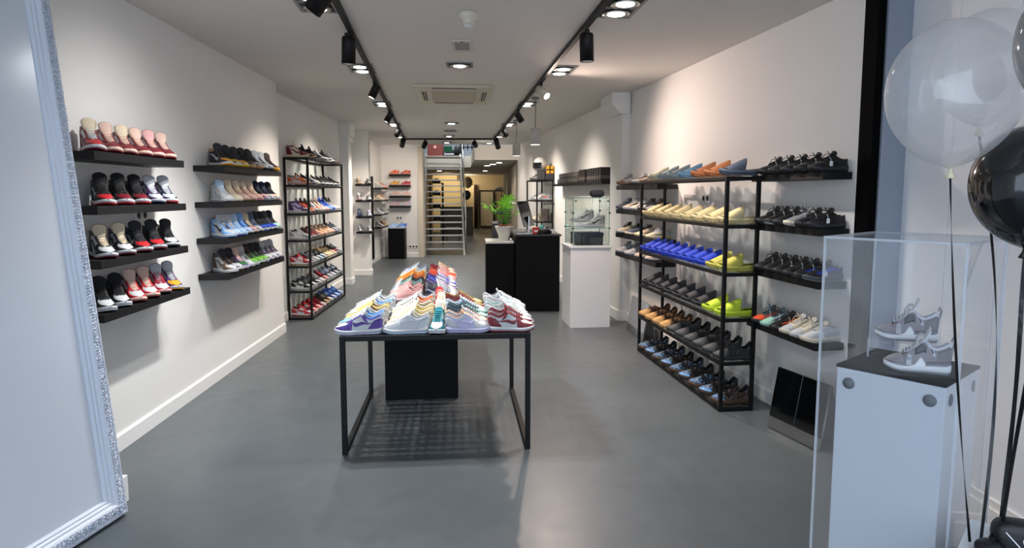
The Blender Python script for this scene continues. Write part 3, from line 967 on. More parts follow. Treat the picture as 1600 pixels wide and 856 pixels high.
# things on the upper floor, seen through the stair opening
t = empty('cupboard', (-2.85, 21.8, CEIL), 0, 'red-brown cupboard on the upper floor above the stair', 'cupboard')
MB().box((0, 0, 0.001), (0.52, 0.4, 0.75), 0.006).build('body', mat('oxblood_wood', '#5a2320', 0.5, var=0.2, scale=6), t)
MB().box((0.01, -0.018, 0.02), (0.255, -0.0005, 0.73), 0.003).build('door', mat('oxblood_door', '#642a26', 0.5), t)
MB().box((0.265, -0.018, 0.02), (0.51, -0.0005, 0.73), 0.003).build('door', mat('oxblood_door', ''), t)
MB().lathe([(0.05, 0), (0.05, 0.004), (0.02, 0.005)], 16, at=(0.255, -0.02, 0.34), mtx=Matrix.Rotation(PI / 2, 4, 'X')).build('round_badge', mat('pink_badge', '#c99c98', 0.5), t)
t = empty('bench', (-2.30, 21.9, CEIL), 0, 'dark navy bench with white edge stripe on the upper floor', 'bench')
MB().box((0, 0, 0.001), (0.46, 0.5, 0.16), 0.02).build('seat', mat('navy_cloth', '#172033', 0.8), t)
MB().box((0, 0.38, 0.161), (0.46, 0.5, 0.28), 0.02).build('back', mat('navy_cloth', ''), t)
MB().box((0.005, -0.008, 0.10), (0.45, -0.0005, 0.125)).build('stripe', M_TRIM, t)
t = empty('exit_sign', (-2.12, 20.2, 2.91), 0, 'plain green sign hanging over the top of the stair', 'sign')
MB().box((0, 0, 0), (0.25, 0.03, 0.17), 0.004).build('panel', mat('sign_green', '#12835e', 0.4), t)
MB().tube([(0.06, 0.015, 0.17), (0.06, 0.015, 1.68)], 0.005, 6).build('hanger', M_GREYMETAL, t)
MB().tube([(0.19, 0.015, 0.17), (0.19, 0.015, 1.68)], 0.005, 6).build('hanger', M_GREYMETAL, t)
t = empty('guard_rail', (-1.38, 18.2, CEIL), 0.0, 'black guard rail at the edge of the upper floor', 'railing')
for x in (0.0, 0.12, 0.24):
    MB().box((x, 0, 0.001), (x + 0.03, 0.03, 0.95), 0.003).build('post', M_BLACK, t)
for z in (0.06, 0.24):
    MB().box((-0.02, -0.005, z), (0.32, -0.0005, z + 0.03), 0.002).build('rail', M_BLACK, t)
t = empty('tub_chair', (-1.70, 20.6, CEIL), 0, 'dark rounded chair back beside the green sign upstairs', 'chair')
MB().lathe([(0.15, 0.001), (0.16, 0.1), (0.13, 0.25), (0.06, 0.36), (0.01, 0.38)], 18).build('back_shell', mat('dark_seat', '#20232a', 0.6), t)

# ================================================================ BACK ROOM
t = empty('reception_counter', (-2.75, 24.6, 0), 0, 'dark grey counter standing in the back room behind the stair', 'counter')
MB().box((0, 0, 0), (1.22, 0.6, 1.07), 0.006).build('body', mat('dark_grey_board', '#3a3733', 0.5), t)
MB().box((-0.02, -0.03, 1.0705), (1.24, 0.63, 1.11), 0.005).build('worktop', mat('charcoal_top', ''), t)
t = empty('lit_partition', (-3.4, 27.6, 0), 0, 'warm lit beige partition in the back room', 'partition')
MB().box((0, 0, 0), (1.3, 0.12, 2.455), 0.004).build('wall_board', mat('warm_lit_board', '#e2cb97', 0.7), t)  # lighter warm colour paints lamplight into the wall board
MB().box((1.05, -0.03, 2.15), (1.3, -0.0005, 2.45), 0.004).build('corner_box', mat('olive_box', '#6e623d', 0.7), t)
lamp('SPOT', 'partition_beam', (-2.6, 26.2, 2.4), 70, (1.0, 0.84, 0.6), (-2.75, 27.6, 1.5), spot_size=R(120), spot_blend=0.7, shadow_soft_size=0.1)
t = empty('cap_stand', (-2.62, 20.3, 0), 0.0, 'narrow black stand of dark caps and bottles behind the stair', 'stand')
for x in (0, 0.40):
    for yy in (0, 0.3):
        MB().box((x, yy, 0), (x + 0.03, yy + 0.03, 1.95), 0.003).build('post', M_BLACK, t)
for z in (0.35, 0.75, 1.15, 1.55, 1.93):
    MB().box((0.03, 0.0, z), (0.40, 0.33, z + 0.02), 0.003).build('shelf', M_BLACK, t)
capm = [mat('cap_black', '#17171a', 0.8), mat('cap_brown', '#3a2c27', 0.8), mat('cap_green', '#26382f', 0.8)]
for i, (z, c, l) in enumerate([(1.95, 1, 'brown domed cap on top of the black cap stand'), (1.57, 2, 'dark green cap on the upper shelf of the black cap stand'), (1.17, 0, 'black cap on the middle shelf of the cap stand'), (0.77, 0, 'black cap on the lower shelf of the cap stand')]):
    t = empty('cap', (-2.40, 20.46, z + 0.0005), 0.2, l, 'cap', 'caps on the black cap stand')
    MB().lathe([(0.13, 0.0), (0.135, 0.03), (0.12, 0.09), (0.07, 0.13), (0.01, 0.145)], 18).build('crown', capm[c], t)
    MB().prism([(-0.09, -0.10), (0.09, -0.10), (0.08, -0.2), (0.0, -0.225), (-0.08, -0.2)], 0.004, 0.014).build('brim', capm[c], t)
t = empty('low_table', (-2.15, 20.9, 0), 0.1, 'low dark table frame standing behind the stair foot', 'table')
for x in (0, 0.42):
    for yy in (0, 0.4):
        MB().box((x, yy, 0), (x + 0.025, yy + 0.025, 0.48)).build('leg', M_BLACK, t)
MB().box((-0.01, -0.01, 0.4805), (0.455, 0.435, 0.50), 0.004).build('top', mat('grey_board', '#77736b', 0.6), t)
t = empty('grey_partition', (-2.95, 19.4, 0), 0, 'pale blue grey panel standing left behind the stair', 'partition')
MB().box((0, 0, 0), (0.16, 0.12, 2.4), 0.004).build('board', mat('blue_grey_board', '#8d939c', 0.6), t)
MB().box((0.22, 0.05, 0), (0.30, 0.15, 2.4), 0.004).build('board', mat('blue_grey_board', ''), t)

t = empty('fitting_curtain', (-2.28, 29.85, 0), 0, 'bright cream curtain of the changing booth in back room', 'curtain')
mb = MB()
n_ = 24
V = []
for k in range(n_ + 1):
    x = 0.52 * k / n_
    V += [(x, 0.03 * math.sin(k * 1.3), 0.06), (x, 0.03 * math.sin(k * 1.3 + .3), 2.0)]
V += [(x, y + 0.006, z) for x, y, z in V]
N2 = 2 * (n_ + 1)
fc = []
for k in range(n_):
    fc += [(2 * k, 2 * k + 2, 2 * k + 3, 2 * k + 1), (N2 + 2 * k, N2 + 2 * k + 1, N2 + 2 * k + 3, N2 + 2 * k + 2)]
mb.add(V, fc, 0, True)
mb.build('cloth', mat('cream_cloth', '#e9d9b4', 0.8), t)
MB().tube([(-0.02, 0, 2.02), (0.74, 0, 2.02)], 0.012, 8).build('rod', M_CHROME, t)
t = empty('dark_curtain', (-1.75, 29.85, 0), 0, 'narrow dark red-brown curtain beside the cream curtain', 'curtain')
for k in range(4):
    MB().lathe([(0.022, 0.04), (0.02, 1.0), (0.018, 2.0)], 10, at=(0.02 + 0.035 * k, 0, 0)).build('fold', mat('oxblood_cloth', '#2a1512', 0.8), t)
lamp('POINT', 'booth_lamp', (-2.0, 29.2, 2.2), 16, (1.0, 0.84, 0.6), shadow_soft_size=0.1)
t = empty('wall_mirror', (-1.53, 29.80, 0.06), 0, 'tall mirror in a black frame on the back room wall', 'mirror')
W_, H_ = 0.72, 1.72
for lo, hi in (((0, 0, 0), (0.07, 0.05, H_)), ((W_ - 0.07, 0, 0), (W_, 0.05, H_)), ((0.0702, 0, 0), (W_ - 0.0702, 0.05, 0.07)), ((0.0702, 0, H_ - 0.07), (W_ - 0.0702, 0.05, H_))):
    MB().box(lo, hi, 0.004).build('frame_side', mat('black_wood', '#1c1512', 0.4), t)
MB().box((0.0705, 0.02, 0.0705), (W_ - 0.0705, 0.045, H_ - 0.0705)).build('glass', mat('beige_mirror_glass', '#b9a984', 0.25, metal=0.3), t)  # reflection of the beige room is put into the pane colour

# ================================================================ BALLOONS
def balloon_mesh(rx, rz_, n=40):
    prof = []
    for i in range(33):
        a = -PI / 2 + PI * i / 32
        r = rx * math.cos(a)
        z = rz_ * math.sin(a)
        if a < 0:
            k = (-a / (PI / 2))
            z = -rz_ * (math.sin(-a) * (1 + 0.10 * k ** 3))
        prof.append((max(r, 0.004), z))
    return MB().lathe(prof, n)


def balloon_mat(name, h, alpha, rough=0.08):
    m = bpy.data.materials.new(name)
    m.use_nodes = True
    nt = m.node_tree
    b = nt.nodes['Principled BSDF']
    b.inputs['Base Color'].default_value = (*hexc(h), 1)
    b.inputs['Roughness'].default_value = rough
    b.inputs['Specular IOR Level'].default_value = 0.6
    b.inputs['Coat Weight'].default_value = 0.4
    b.inputs['Coat Roughness'].default_value = 0.04
    if alpha < 1:
        out = nt.nodes['Material Output']
        N = nt.nodes.new
        tr, tl, df, gl = N('ShaderNodeBsdfTransparent'), N('ShaderNodeBsdfTranslucent'), N('ShaderNodeBsdfDiffuse'), N('ShaderNodeBsdfGlossy')
        for q in (tl, df):
            q.inputs[0].default_value = (*hexc(h), 1)
        gl.inputs[0].default_value = (1, 1, 1, 1)
        gl.inputs[1].default_value = 0.04
        m0, m1, m2 = N('ShaderNodeMixShader'), N('ShaderNodeMixShader'), N('ShaderNodeMixShader')
        lw, mp, fr, pq = N('ShaderNodeLayerWeight'), N('ShaderNodeMapRange'), N('ShaderNodeMath'), N('ShaderNodeMath')
        lw.inputs[0].default_value = 0.5
        pq.operation, pq.inputs[1].default_value = 'POWER', 4.0
        fr.operation, fr.inputs[1].default_value, fr.inputs[2].default_value = 'MULTIPLY_ADD', 0.4, 0.05
        mp.inputs[3].default_value = alpha
        mp.inputs[4].default_value = min(1, alpha * 1.7)
        m0.inputs[0].default_value = 0.5
        for a_, b_ in ((df.outputs[0], m0.inputs[1]), (tl.outputs[0], m0.inputs[2]), (lw.outputs['Facing'], pq.inputs[0]), (pq.outputs[0], mp.inputs[0]), (pq.outputs[0], fr.inputs[0]), (mp.outputs[0], m1.inputs[0]),
                       (tr.outputs[0], m1.inputs[1]), (m0.outputs[0], m1.inputs[2]), (fr.outputs[0], m2.inputs[0]), (m1.outputs[0], m2.inputs[1]), (gl.outputs[0], m2.inputs[2]), (m2.outputs[0], out.inputs[0])):
            nt.links.new(a_, b_)
    return m


BWHITE = balloon_mat('balloon_white_translucent', '#f4f4f7', 0.28)
BBLACK = balloon_mat('balloon_black', '#08090c', 1.0, 0.12)
BGREY = balloon_mat('balloon_grey', '#8d8f92', 1.0, 0.1)
GRPB = 'helium balloons at the shop front'


def balloon(name_label, loc, rx, rz_, m_, tilt=(0, 0)):
    t = empty('balloon', loc, 0, name_label, 'balloon', GRPB)
    o = balloon_mesh(rx, rz_).build('skin', m_, t)
    o.rotation_euler = (tilt[0], tilt[1], 0)
    kn = MB().lathe([(0.012, -0.030), (0.015, -0.026), (0.007, -0.012), (0.0045, 0), (0.012, 0.01)], 14)
    ko = kn.build('knot', mat('latex_' + m_.name, '#d8cfae' if m_ is BWHITE else '#0b0b0d', 0.4), t)
    ko.location = Matrix.Rotation(tilt[1], 3, 'Y') @ Matrix.Rotation(tilt[0], 3, 'X') @ Vector((0, 0, -rz_ * 1.1))
    return t, Vector(loc) + ko.location + Vector((0, 0, -0.02))


b1, k1 = balloon('big translucent white balloon, nearest the black post', (1.318, 1.95, 1.905), 0.180, 0.208, BWHITE, (0.0, -0.03))
b2, k2 = balloon('translucent white balloon half hidden behind the bigger white one', (1.69, 2.32, 2.05), 0.175, 0.195, BWHITE, (0, 0.1))
b3, k3 = balloon('silver grey balloon nearest the camera, above the black balloon', (1.375, 1.56, 1.97), 0.150, 0.18, BGREY, (0, 0.05))
b4, k4 = balloon('black balloon with tied black neck', (1.575, 1.955, 1.630), 0.158, 0.179, BBLACK, (0, 0.02))
M_RIB = mat('black_ribbon', '#0b0b0e', 0.3)
for i, (k, e, w, l) in enumerate([
        (k1, (1.492, 1.985, 0.472), 0.009, 'black ribbon of the big white balloon'),
        (k2, (1.535, 1.995, 0.472), 0.010, 'black ribbon of the half hidden white balloon'),
        (k3, (1.578, 1.97, 0.50), 0.011, 'black ribbon crossing in front of the black balloon'),
        (k4, (1.585, 1.985, 0.50), 0.013, 'black ribbon of the black balloon')]):
    e = Vector(e)
    pts = [k.lerp(e, j / 20) + Vector((0.012 * math.sin(j / 20 * PI) * (1 if i % 2 else -1), (-0.06 if i == 1 else 0) * math.sin(j / 20 * PI), 0)) for j in range(21)]
    mb = MB()
    V, Fc = [], []
    for j, p in enumerate(pts):
        an = 0.3 + 1.6 * math.sin(j * 0.17 + i)
        wd = Vector((math.cos(an), math.sin(an), 0)) * w / 2
        nn = Vector((-math.sin(an), math.cos(an), 0)) * 0.0005
        V += [tuple(p - wd - nn), tuple(p + wd - nn), tuple(p + wd + nn), tuple(p - wd + nn)]
    for j in range(20):
        for q in range(4):
            Fc.append((j * 4 + q, j * 4 + (q + 1) % 4, j * 4 + 4 + (q + 1) % 4, j * 4 + 4 + q))
    mb.add(V, Fc)
    tag(mb.build('ribbon', M_RIB), l, 'ribbon', 'balloon ribbons')

for nm, loc, r_, h_, l_ in (('balloon', (-1.84, 26.8, 2.08), .2, '#c9bd9f', 'dim beige balloon in the back room beside the stair'), ('balloon', (-1.86, 26.4, 1.56), .17, '#4c4a48', 'dim dark grey balloon in the back room beside the stair')):
    t = empty(nm, loc, 0, l_, 'balloon', 'dim balloons in the back room')
    balloon_mesh(r_, r_ * 1.15, 20).build('skin', balloon_mat('far_' + h_[1:], h_, 1.0, .15), t)
    MB().tube([(0, 0, -r_ * 1.2), (0.02, 0, -1.0), (0, 0, -loc[2] + .002)], 0.004, 5).build('string', M_RIB, t)

# white box with black weights
d2 = Vector((0.733, -0.68))
P0 = Vector((1.612, 2.146))
t = empty('white_plinth', (P0.x, P0.y, 0), math.atan2(d2.y, d2.x), 'low white plinth beside the foreground pedestal with black weights', 'plinth')
MB().box((0, -0.42, 0), (0.62, 0, 0.455), 0.004).build('body', M_WHITE, t)
MB().box((-0.004, -0.424, 0.4555), (0.624, 0.004, 0.463), 0.002).build('top_board', M_WHITE, t)


def pouch(name, loc, rz, sx, sy, sz, label, logo):
    t = empty(name, loc, rz, label, 'pouch', 'black padded pouches on the white plinth')
    mb = MB()
    V, Fc = [], []
    nu, nv = 20, 12
    for j in range(nv + 1):
        ph_ = -PI / 2 + PI * j / nv
        for i in range(nu):
            th = 2 * PI * i / nu
            ce = lambda a, p: math.copysign(abs(math.cos(a)) ** p, math.cos(a))
            se = lambda a, p: math.copysign(abs(math.sin(a)) ** p, math.sin(a))
            V.append((sx * ce(ph_, .55) * ce(th, .6), sy * ce(ph_, .55) * se(th, .6), sz + sz * se(ph_, .7)))
    for j in range(nv):
        for i in range(nu):
            Fc.append((j * nu + i, j * nu + (i + 1) % nu, (j + 1) * nu + (i + 1) % nu, (j + 1) * nu + i))
    mb.add(V, Fc, 0, True)
    mb.build('body', mat('black_soft_leather', '#121216', 0.42, bump=0.2, scale=120), t)
    if logo:
        # circled slash emblem and a slanted white line on the side facing the room
        zc = sz * 1.05
        yy = -sy - 0.002
        ring = MB()
        for r0, r1 in ((0.0155, 0.0185),):
            V, Fc = [], []
            for k in range(28):
                a_ = 2 * PI * k / 28
                for r_ in (r0, r1):
                    V.append((0.02 + r_ * math.cos(a_), yy, zc + r_ * math.sin(a_)))
            for k in range(28):
                k2 = (k + 1) % 28
                Fc.append((2 * k, 2 * k + 1, 2 * k2 + 1, 2 * k2))
            ring.add(V, Fc)
        for (ax, az), (bx_, bz), w in (((0.006, 0.0), (0.034, 0.0), 0.0022), ((0.013, -0.011), (0.021, 0.012), 0.0022), ((0.021, 0.012), (0.021, -0.002), 0.002), ((-0.045, 0.022), (0.004, -0.032), 0.003)):
            dx, dz = bx_ - ax, bz - az
            ln = math.hypot(dx, dz)
            nx, nz = -dz / ln * w / 2, dx / ln * w / 2
            ring.add([(ax + nx, yy - .0002, zc + az + nz), (bx_ + nx, yy - .0002, zc + bz + nz), (bx_ - nx, yy - .0002, zc + bz - nz), (ax - nx, yy - .0002, zc + az - nz)], [(0, 1, 2, 3)])
        ring.build('emblem', mat('white_print', '#e8e8ea', 0.5), t)
    MB().tube([(-sx * .9, 0, sz), (-sx * 1.1, -0.02, sz * .8), (-sx * 1.15, -0.05, 0.008), (-sx * 0.7, -0.07, 0.005)], 0.0055, 8).build('strap', M_RIB, t)
    return t


pouch('weight_pouch', (1.612, 1.945, 0.4635), -0.35, 0.070, 0.040, 0.052, 'padded black pouch with white circle emblem and slanted line', True)
pouch('weight_pouch', (1.508, 1.93, 0.4635), 0.4, 0.035, 0.03, 0.022, 'small crumpled black pouch at the ribbon ends', False)

# ================================================================ PLANT, COUNTER CLUTTER
PX, PY, PZ = -0.105, 8.92, 0.9555
t = empty('plant_pot', (PX, PY, PZ), 0, 'white flared plant pot on the lower counter', 'pot')
MB().lathe([(0.068, 0.0), (0.072, 0.004), (0.088, 0.08), (0.132, 0.185), (0.135, 0.20), (0.126, 0.20), (0.116, 0.18)], 32, caps=False).build('shell', mat('white_ceramic', '#dcd9d2', 0.35), t)
MB().lathe([(0.11, 0.184), (0.06, 0.198), (0.002, 0.20)], 24).build('soil', mat('bark_soil', '#4a3222', 0.95, bump=1.0, scale=60, var=0.5), t)
t = empty('palm_plant', (PX, PY, PZ + 0.185), 0, 'bright green fan-leaved palm growing in the white pot', 'plant')
r2 = random.Random(5)
for k in range(9):
    a_ = r2.uniform(0, 2 * PI)
    rr = r2.uniform(0.02, 0.085)
    MB().lathe([(0.02, 0), (0.026, 0.012), (0.02, 0.028), (0.004, 0.034)], 8, at=(rr * math.cos(a_), rr * math.sin(a_), 0.012)).build('husk', mat('husk_brown', '#6b4023', 0.9, bump=0.6, scale=90), t)
leafm = [mat('leaf_green_' + str(i), c, 0.38, var=0.12, scale=30) for i, c in enumerate(['#4f9a1e', '#3d8419', '#6fb52c', '#8cc63a'])]
for k in range(13):
    az = 2 * PI * k / 13 * 1.618 * 2 + r2.uniform(-.3, .3)
    lean_ = r2.uniform(0.10, 0.85) if k else 0.05
    Ls = r2.uniform(0.20, 0.36) * (1.12 - 0.25 * lean_)
    dr = Vector((math.cos(az), math.sin(az), 0))
    pts = []
    for j in range(7):
        s = j / 6
        pts.append(dr * (0.015 + Ls * s * math.sin(lean_) * (0.6 + 0.4 * s)) + Vector((0, 0, 0.02 + Ls * s * math.cos(lean_ * 0.9))))
    fr = MB().tube(pts, [0.006 - 0.003 * j / 6 for j in range(7)], 6).build('stalk', leafm[1], t)
    tip = pts[-1]
    fd = (pts[-1] - pts[-3]).normalized()
    sd = fd.cross(Vector((0, 0, 1)))
    sd = sd.normalized() if sd.length > 0.1 else Vector((1, 0, 0))
    up_ = sd.cross(fd)
    for q in range(9):
        an = (q - 4) / 4 * 1.25 + r2.uniform(-.06, .06)
        ld = (fd * math.cos(an) + sd * math.sin(an)).normalized()
        ll = r2.uniform(0.13, 0.19) * (1 - 0.18 * abs(an))
        wv = ld.cross(up_).normalized()
        V = []
        for s, w in ((0, .002), (.25, .011), (.55, .012), (.8, .007), (1, .0005)):
            c_ = tip + ld * (ll * s) + Vector((0, 0, -0.05 * s * s)) + up_ * (0.012 * s)
            V += [tuple(c_ - wv * w), tuple(c_ + up_ * (-0.003 if 0 < s < 1 else 0)), tuple(c_ + wv * w)]
        Fc = []
        for j in range(4):
            for i in range(2):
                Fc.append((j * 3 + i, j * 3 + i + 1, j * 3 + i + 4, j * 3 + i + 3))
        MB().add(V, Fc, 0, True).build('leaf', leafm[(q + k) % 4 if lean_ > .3 else 2 + (q % 2)], fr, fix=False)

t.scale = (1.1, 1.1, 0.92)
# monitor seen from behind
t = empty('computer_monitor', (0.245, 8.86, 1.0555), 0, 'dark slate monitor seen edge-on from behind on counter', 'monitor')
Wd = Vector((0.30, 0.954, 0)).normalized()
Nn = Vector((-0.954, 0.30, 0)).normalized()
Uu = (Vector((0, 0, 1)) + Nn * 0.30).normalized()
Nn = Wd.cross(Uu).normalized() * -1
if Nn.x > 0:
    Nn = -Nn
MM = Matrix(((Wd.x, Nn.x, Uu.x, 0), (Wd.y, Nn.y, Uu.y, 0), (Wd.z, Nn.z, Uu.z, 0), (0, 0, 0, 1)))


def mon(mb, nm, m_, off):
    mb.v = [tuple(MM @ Vector(p) + Vector(off)) for p in mb.v]
    return mb.build(nm, m_, t)


mon(MB().box((-0.25, 0.0, 0.0), (0.25, 0.012, 0.36), 0.004), 'back_shell', mat('slate_shell', '#3d434d', 0.35, metal=0.5), (0, 0, 0.10))
mon(MB().box((-0.248, -0.004, 0.002), (0.248, -0.0005, 0.358)), 'screen', mat('screen_black', '#050608', 0.1), (0, 0, 0.10))
MB().box((-0.02, -0.06, 0.004), (-0.005, 0.06, 0.24), 0.004).build('stand_neck', M_CHROME, t)
MB().box((-0.09, -0.08, 0.0), (0.08, 0.08, 0.0038), 0.001).build('stand_foot', M_CHROME, t)
lg = MB()
V = []
for k in range(28):
    a_ = 2 * PI * k / 28
    r_ = 0.026 * (1 - 0.14 * math.cos(2 * a_ + PI) * (abs(math.sin(a_)) > .5))
    x = r_ * math.cos(a_)
    if x > 0.016:
        x = 0.016 + 0.3 * (0.02 - abs(r_ * math.sin(a_)) * .3 - 0.016)
    V.append((x, 0.0135, 0.19 + r_ * math.sin(a_)))
lg.add(V, [list(range(28))])
lg.add([(0.002, 0.0135, 0.219), (0.008, 0.0135, 0.222), (0.012, 0.0135, 0.232), (0.005, 0.0135, 0.229)], [(0, 1, 2, 3)])
mon(lg, 'emblem', mat('pale_emblem', '#aeb6c2', 0.3), (0, 0, 0.10))

CT = 1.0555


def small(name, loc, rz, boxes, label, cat):
    t = empty(name, (loc[0], loc[1], CT + 0.0005), rz, label, cat)
    for nm, lo, hi, bv, m_ in boxes:
        MB().box(lo, hi, bv).build(nm, m_, t)
    return t


small('red_tin', (0.285, 8.68), 0.1, [('tin', (0, 0, 0), (0.088, 0.07, 0.078), 0.008, mat('red_tin', '#c3211c', 0.3)), ('lid', (-0.002, -0.002, 0.0785), (0.09, 0.072, 0.09), 0.004, mat('red_tin2', '#9c1a17', 0.3)), ('label', (0.02, -0.0015, 0.03), (0.068, -0.0002, 0.055), 0, mat('white_print', ''))], 'small red tin box on the front counter edge', 'tin')
t = empty('black_bag', (0.435, 8.72, CT + .0005), 0.05, 'slumped black bag lying beside the red tin', 'bag')
MB().lathe([(0.07, 0), (0.098, 0.015), (0.095, 0.05), (0.06, 0.082), (0.01, 0.09)], 20).build('body', M_BLOCK, t)
t.scale = (1.1, 0.6, 0.8)
MB().tube([(-0.05, -0.07, 0.06), (-0.09, -0.11, 0.03), (-0.02, -0.13, 0.012), (0.06, -0.12, 0.01)], 0.006, 6).build('strap', M_RIB, t)
small('tape_dispenser', (0.37, 8.88), 0.0, [('base', (0, 0, 0), (0.09, 0.05, 0.05), 0.008, mat('teal_plastic', '#3fa7a0', 0.4)), ('roll', (0.015, 0.008, 0.0505), (0.065, 0.042, 0.115), 0.015, mat('teal_plastic2', '#5fc0b8', 0.4)), ('cutter', (0.07, 0.01, 0.0505), (0.085, 0.04, 0.07), 0.002, M_CHROME)], 'teal tape dispenser behind the black bag', 'dispenser')
small('keyboard', (0.07, 8.66), 0.15, [('body', (0, 0, 0), (0.15, 0.07, 0.012), 0.003, M_WHITE), ('keys', (0.008, 0.008, 0.0125), (0.142, 0.062, 0.017), 0.001, mat('key_grey', '#c9c9c4', 0.5))], 'white keyboard on the counter corner beside the plant', 'keyboard')
small('paper_stack', (0.10, 8.95), 0.5, [('sheet', (0, 0, k * 0.0065), (0.13, 0.09, k * 0.0065 + 0.006), 0.001, mat('paper_white', '#e6e3dc', 0.7)) for k in range(4)], 'loose stack of white papers beside the monitor foot', 'papers')
small('beige_cup', (0.28, 8.80), 0, [('cup', (0, 0, 0), (0.06, 0.06, 0.085), 0.02, mat('beige_cup', '#c6b190', 0.5)), ('rim', (-.002, -.002, 0.0855), (0.062, 0.062, 0.092), 0.002, mat('pale_rim', '#e4dccb', 0.5))], 'small beige cup behind the red tin', 'cup')
small('card_holder', (0.52, 8.78), 0.1, [('foot', (0, 0, 0), (0.08, 0.05, 0.006), 0.001, M_GREYMETAL), ('plate', (0.0, 0.02, 0.0065), (0.08, 0.024, 0.06), 0.001, M_WHITE)], 'small white card holder at the counter right end', 'card holder')

# helmet and boxes on the rear rack
RZT = 1.8755
t = empty('shoe_box', (0.475, 12.22, RZT), -0.155, 'dark grey box carrying the helmet on the rear rack', 'box', 'boxes on the rear rack')
MB().box((0, 0, 0), (0.15, 0.22, 0.15), 0.003).build('base', mat('dark_card', '#26262a', 0.6), t)
MB().box((-0.003, -0.003, 0.1505), (0.153, 0.223, 0.175), 0.003).build('lid', mat('dark_card', ''), t)
t = empty('shoe_box', (0.635, 12.20, RZT), -0.155, 'dark grey box under the yellow and black box on the rear rack', 'box', 'boxes on the rear rack')
MB().box((0, 0, 0), (0.15, 0.22, 0.085), 0.003).build('base', mat('dark_card', ''), t)
MB().box((-0.003, -0.003, 0.0855), (0.153, 0.223, 0.11), 0.003).build('lid', mat('dark_card', ''), t)
t = empty('gift_box', (0.648, 12.20, RZT + 0.1105), -0.155, 'yellow box with black cross bands on the rear rack', 'box')
MB().box((0, 0, 0), (0.14, 0.14, 0.14), 0.003).build('body', mat('yellow_card', '#d99a1c', 0.5), t)
for lo, hi in (((0.06, -0.003, -0.0), (0.08, -0.0005, 0.14)), ((0, -0.003, 0.06), (0.0598, -0.0005, 0.08)), ((0.0802, -0.003, 0.06), (0.14, -0.0005, 0.08)), ((-0.003, 0.06, 0), (-0.0005, 0.08, 0.14))):
    MB().box(lo, hi).build('band', M_BLOCK, t)
t = empty('helmet', (0.535, 12.35, RZT + 0.1755), 0.2, 'grey white helmet with dark open visor on top of the rear rack', 'helmet')
mb = MB()
mb.lathe([(0.10, 0.0), (0.125, 0.05), (0.13, 0.12), (0.11, 0.19), (0.065, 0.235), (0.005, 0.25)], 24)
mb.build('shell', mat('helmet_grey', '#c6c4bf', 0.3, var=0.1, scale=12), t)
mb = MB()
V, Fc = [], []
for j in range(5):
    z = 0.03 + j * 0.028
    rr = 0.127 + 0.006 * math.sin(j / 4 * PI)
    for i in range(11):
        a_ = PI + (i / 10 - 0.28) * 2.1
        V.append((rr * math.cos(a_), rr * math.sin(a_), z))
        V.append(((rr + .006) * math.cos(a_), (rr + .006) * math.sin(a_), z))
for j in range(4):
    for i in range(10):
        q = (j * 11 + i) * 2
        Fc += [(q + 1, q + 3, q + 25, q + 23), (q, q + 22, q + 24, q + 2)]
mb.add(V, Fc, 0, True)
mb.build('visor', mat('dark_visor', '#0e0f12', 0.15), t)
t = empty('brown_box', (0.55, 12.26, 1.0865), -0.155, 'plain taupe box on a lower shelf of the rear rack', 'box')
MB().box((0, 0, 0), (0.13, 0.3, 0.2), 0.003).build('body', mat('taupe_card', '#6b625c', 0.6), t)
MB().box((-.002, -.002, 0.2005), (0.132, 0.302, 0.225), 0.002).build('lid', mat('taupe_card', ''), t)

# long shelf with little dark boxes on the right wall
wall_shelf((1.36, 8.63), (0.905, 11.55), RN, 0.17, 1.775, 'long black shelf of small dark boxes on the right wall beyond pillar', 'care product shelf', 0.04)
pat = bpy.data.materials.new('striped_pack')
pat.use_nodes = True
nt = pat.node_tree
wv = nt.nodes.new('ShaderNodeTexWave')
wv.inputs['Scale'].default_value = 14
wv.bands_direction = 'DIAGONAL'
tc = nt.nodes.new('ShaderNodeTexCoord')
cr = nt.nodes.new('ShaderNodeValToRGB')
cr.color_ramp.elements[0].color = (*hexc('#1d1b1c'), 1)
cr.color_ramp.elements[1].color = (*hexc('#8d8680'), 1)
cr.color_ramp.elements[0].position = 0.62
cr.color_ramp.elements[1].position = 0.7
nt.links.new(tc.outputs['Object'], wv.inputs['Vector'])
nt.links.new(wv.outputs['Color'], cr.inputs[0])
nt.links.new(cr.outputs[0], nt.nodes['Principled BSDF'].inputs['Base Color'])
packme = MB().box((-0.055, -0.07, 0), (0.055, 0.07, 0.085), 0.018).mesh('pack')
packme.materials.append(pat)
bookme = MB().box((-0.07, -0.045, 0), (0.07, 0.045, 0.185), 0.003).mesh('carton')
bookme.materials.append(mat('carton_dark', '#25211f', 0.55))
stripeme = MB().box((-0.0705, -0.0455, 0.03), (0.0705, 0.0455, 0.075)).mesh('carton_band')
stripeme.materials.append(mat('carton_band', '#5d5551', 0.55))
far = RDIR
for i in range(11):
    for lev in range(2):
        if lev == 1 and i < 1:
            continue
        s = 0.13 + i * 0.125
        y_ = 11.42 - s
        x_ = RW(y_)[0] - 0.085
        o = bpy.data.objects.new('striped_pack', packme)
        COL.objects.link(o)
        o.location = (x_, y_, 1.7755 + lev * 0.0855)
        o.rotation_euler = (0, 0, 0.155 + rng.uniform(-.06, .06))
        tag(o, f'{ORD[i]} dark striped pack from the far end, {"upper" if lev else "lower"} row of the right wall shelf', 'pack', 'dark striped packs on the long right shelf')
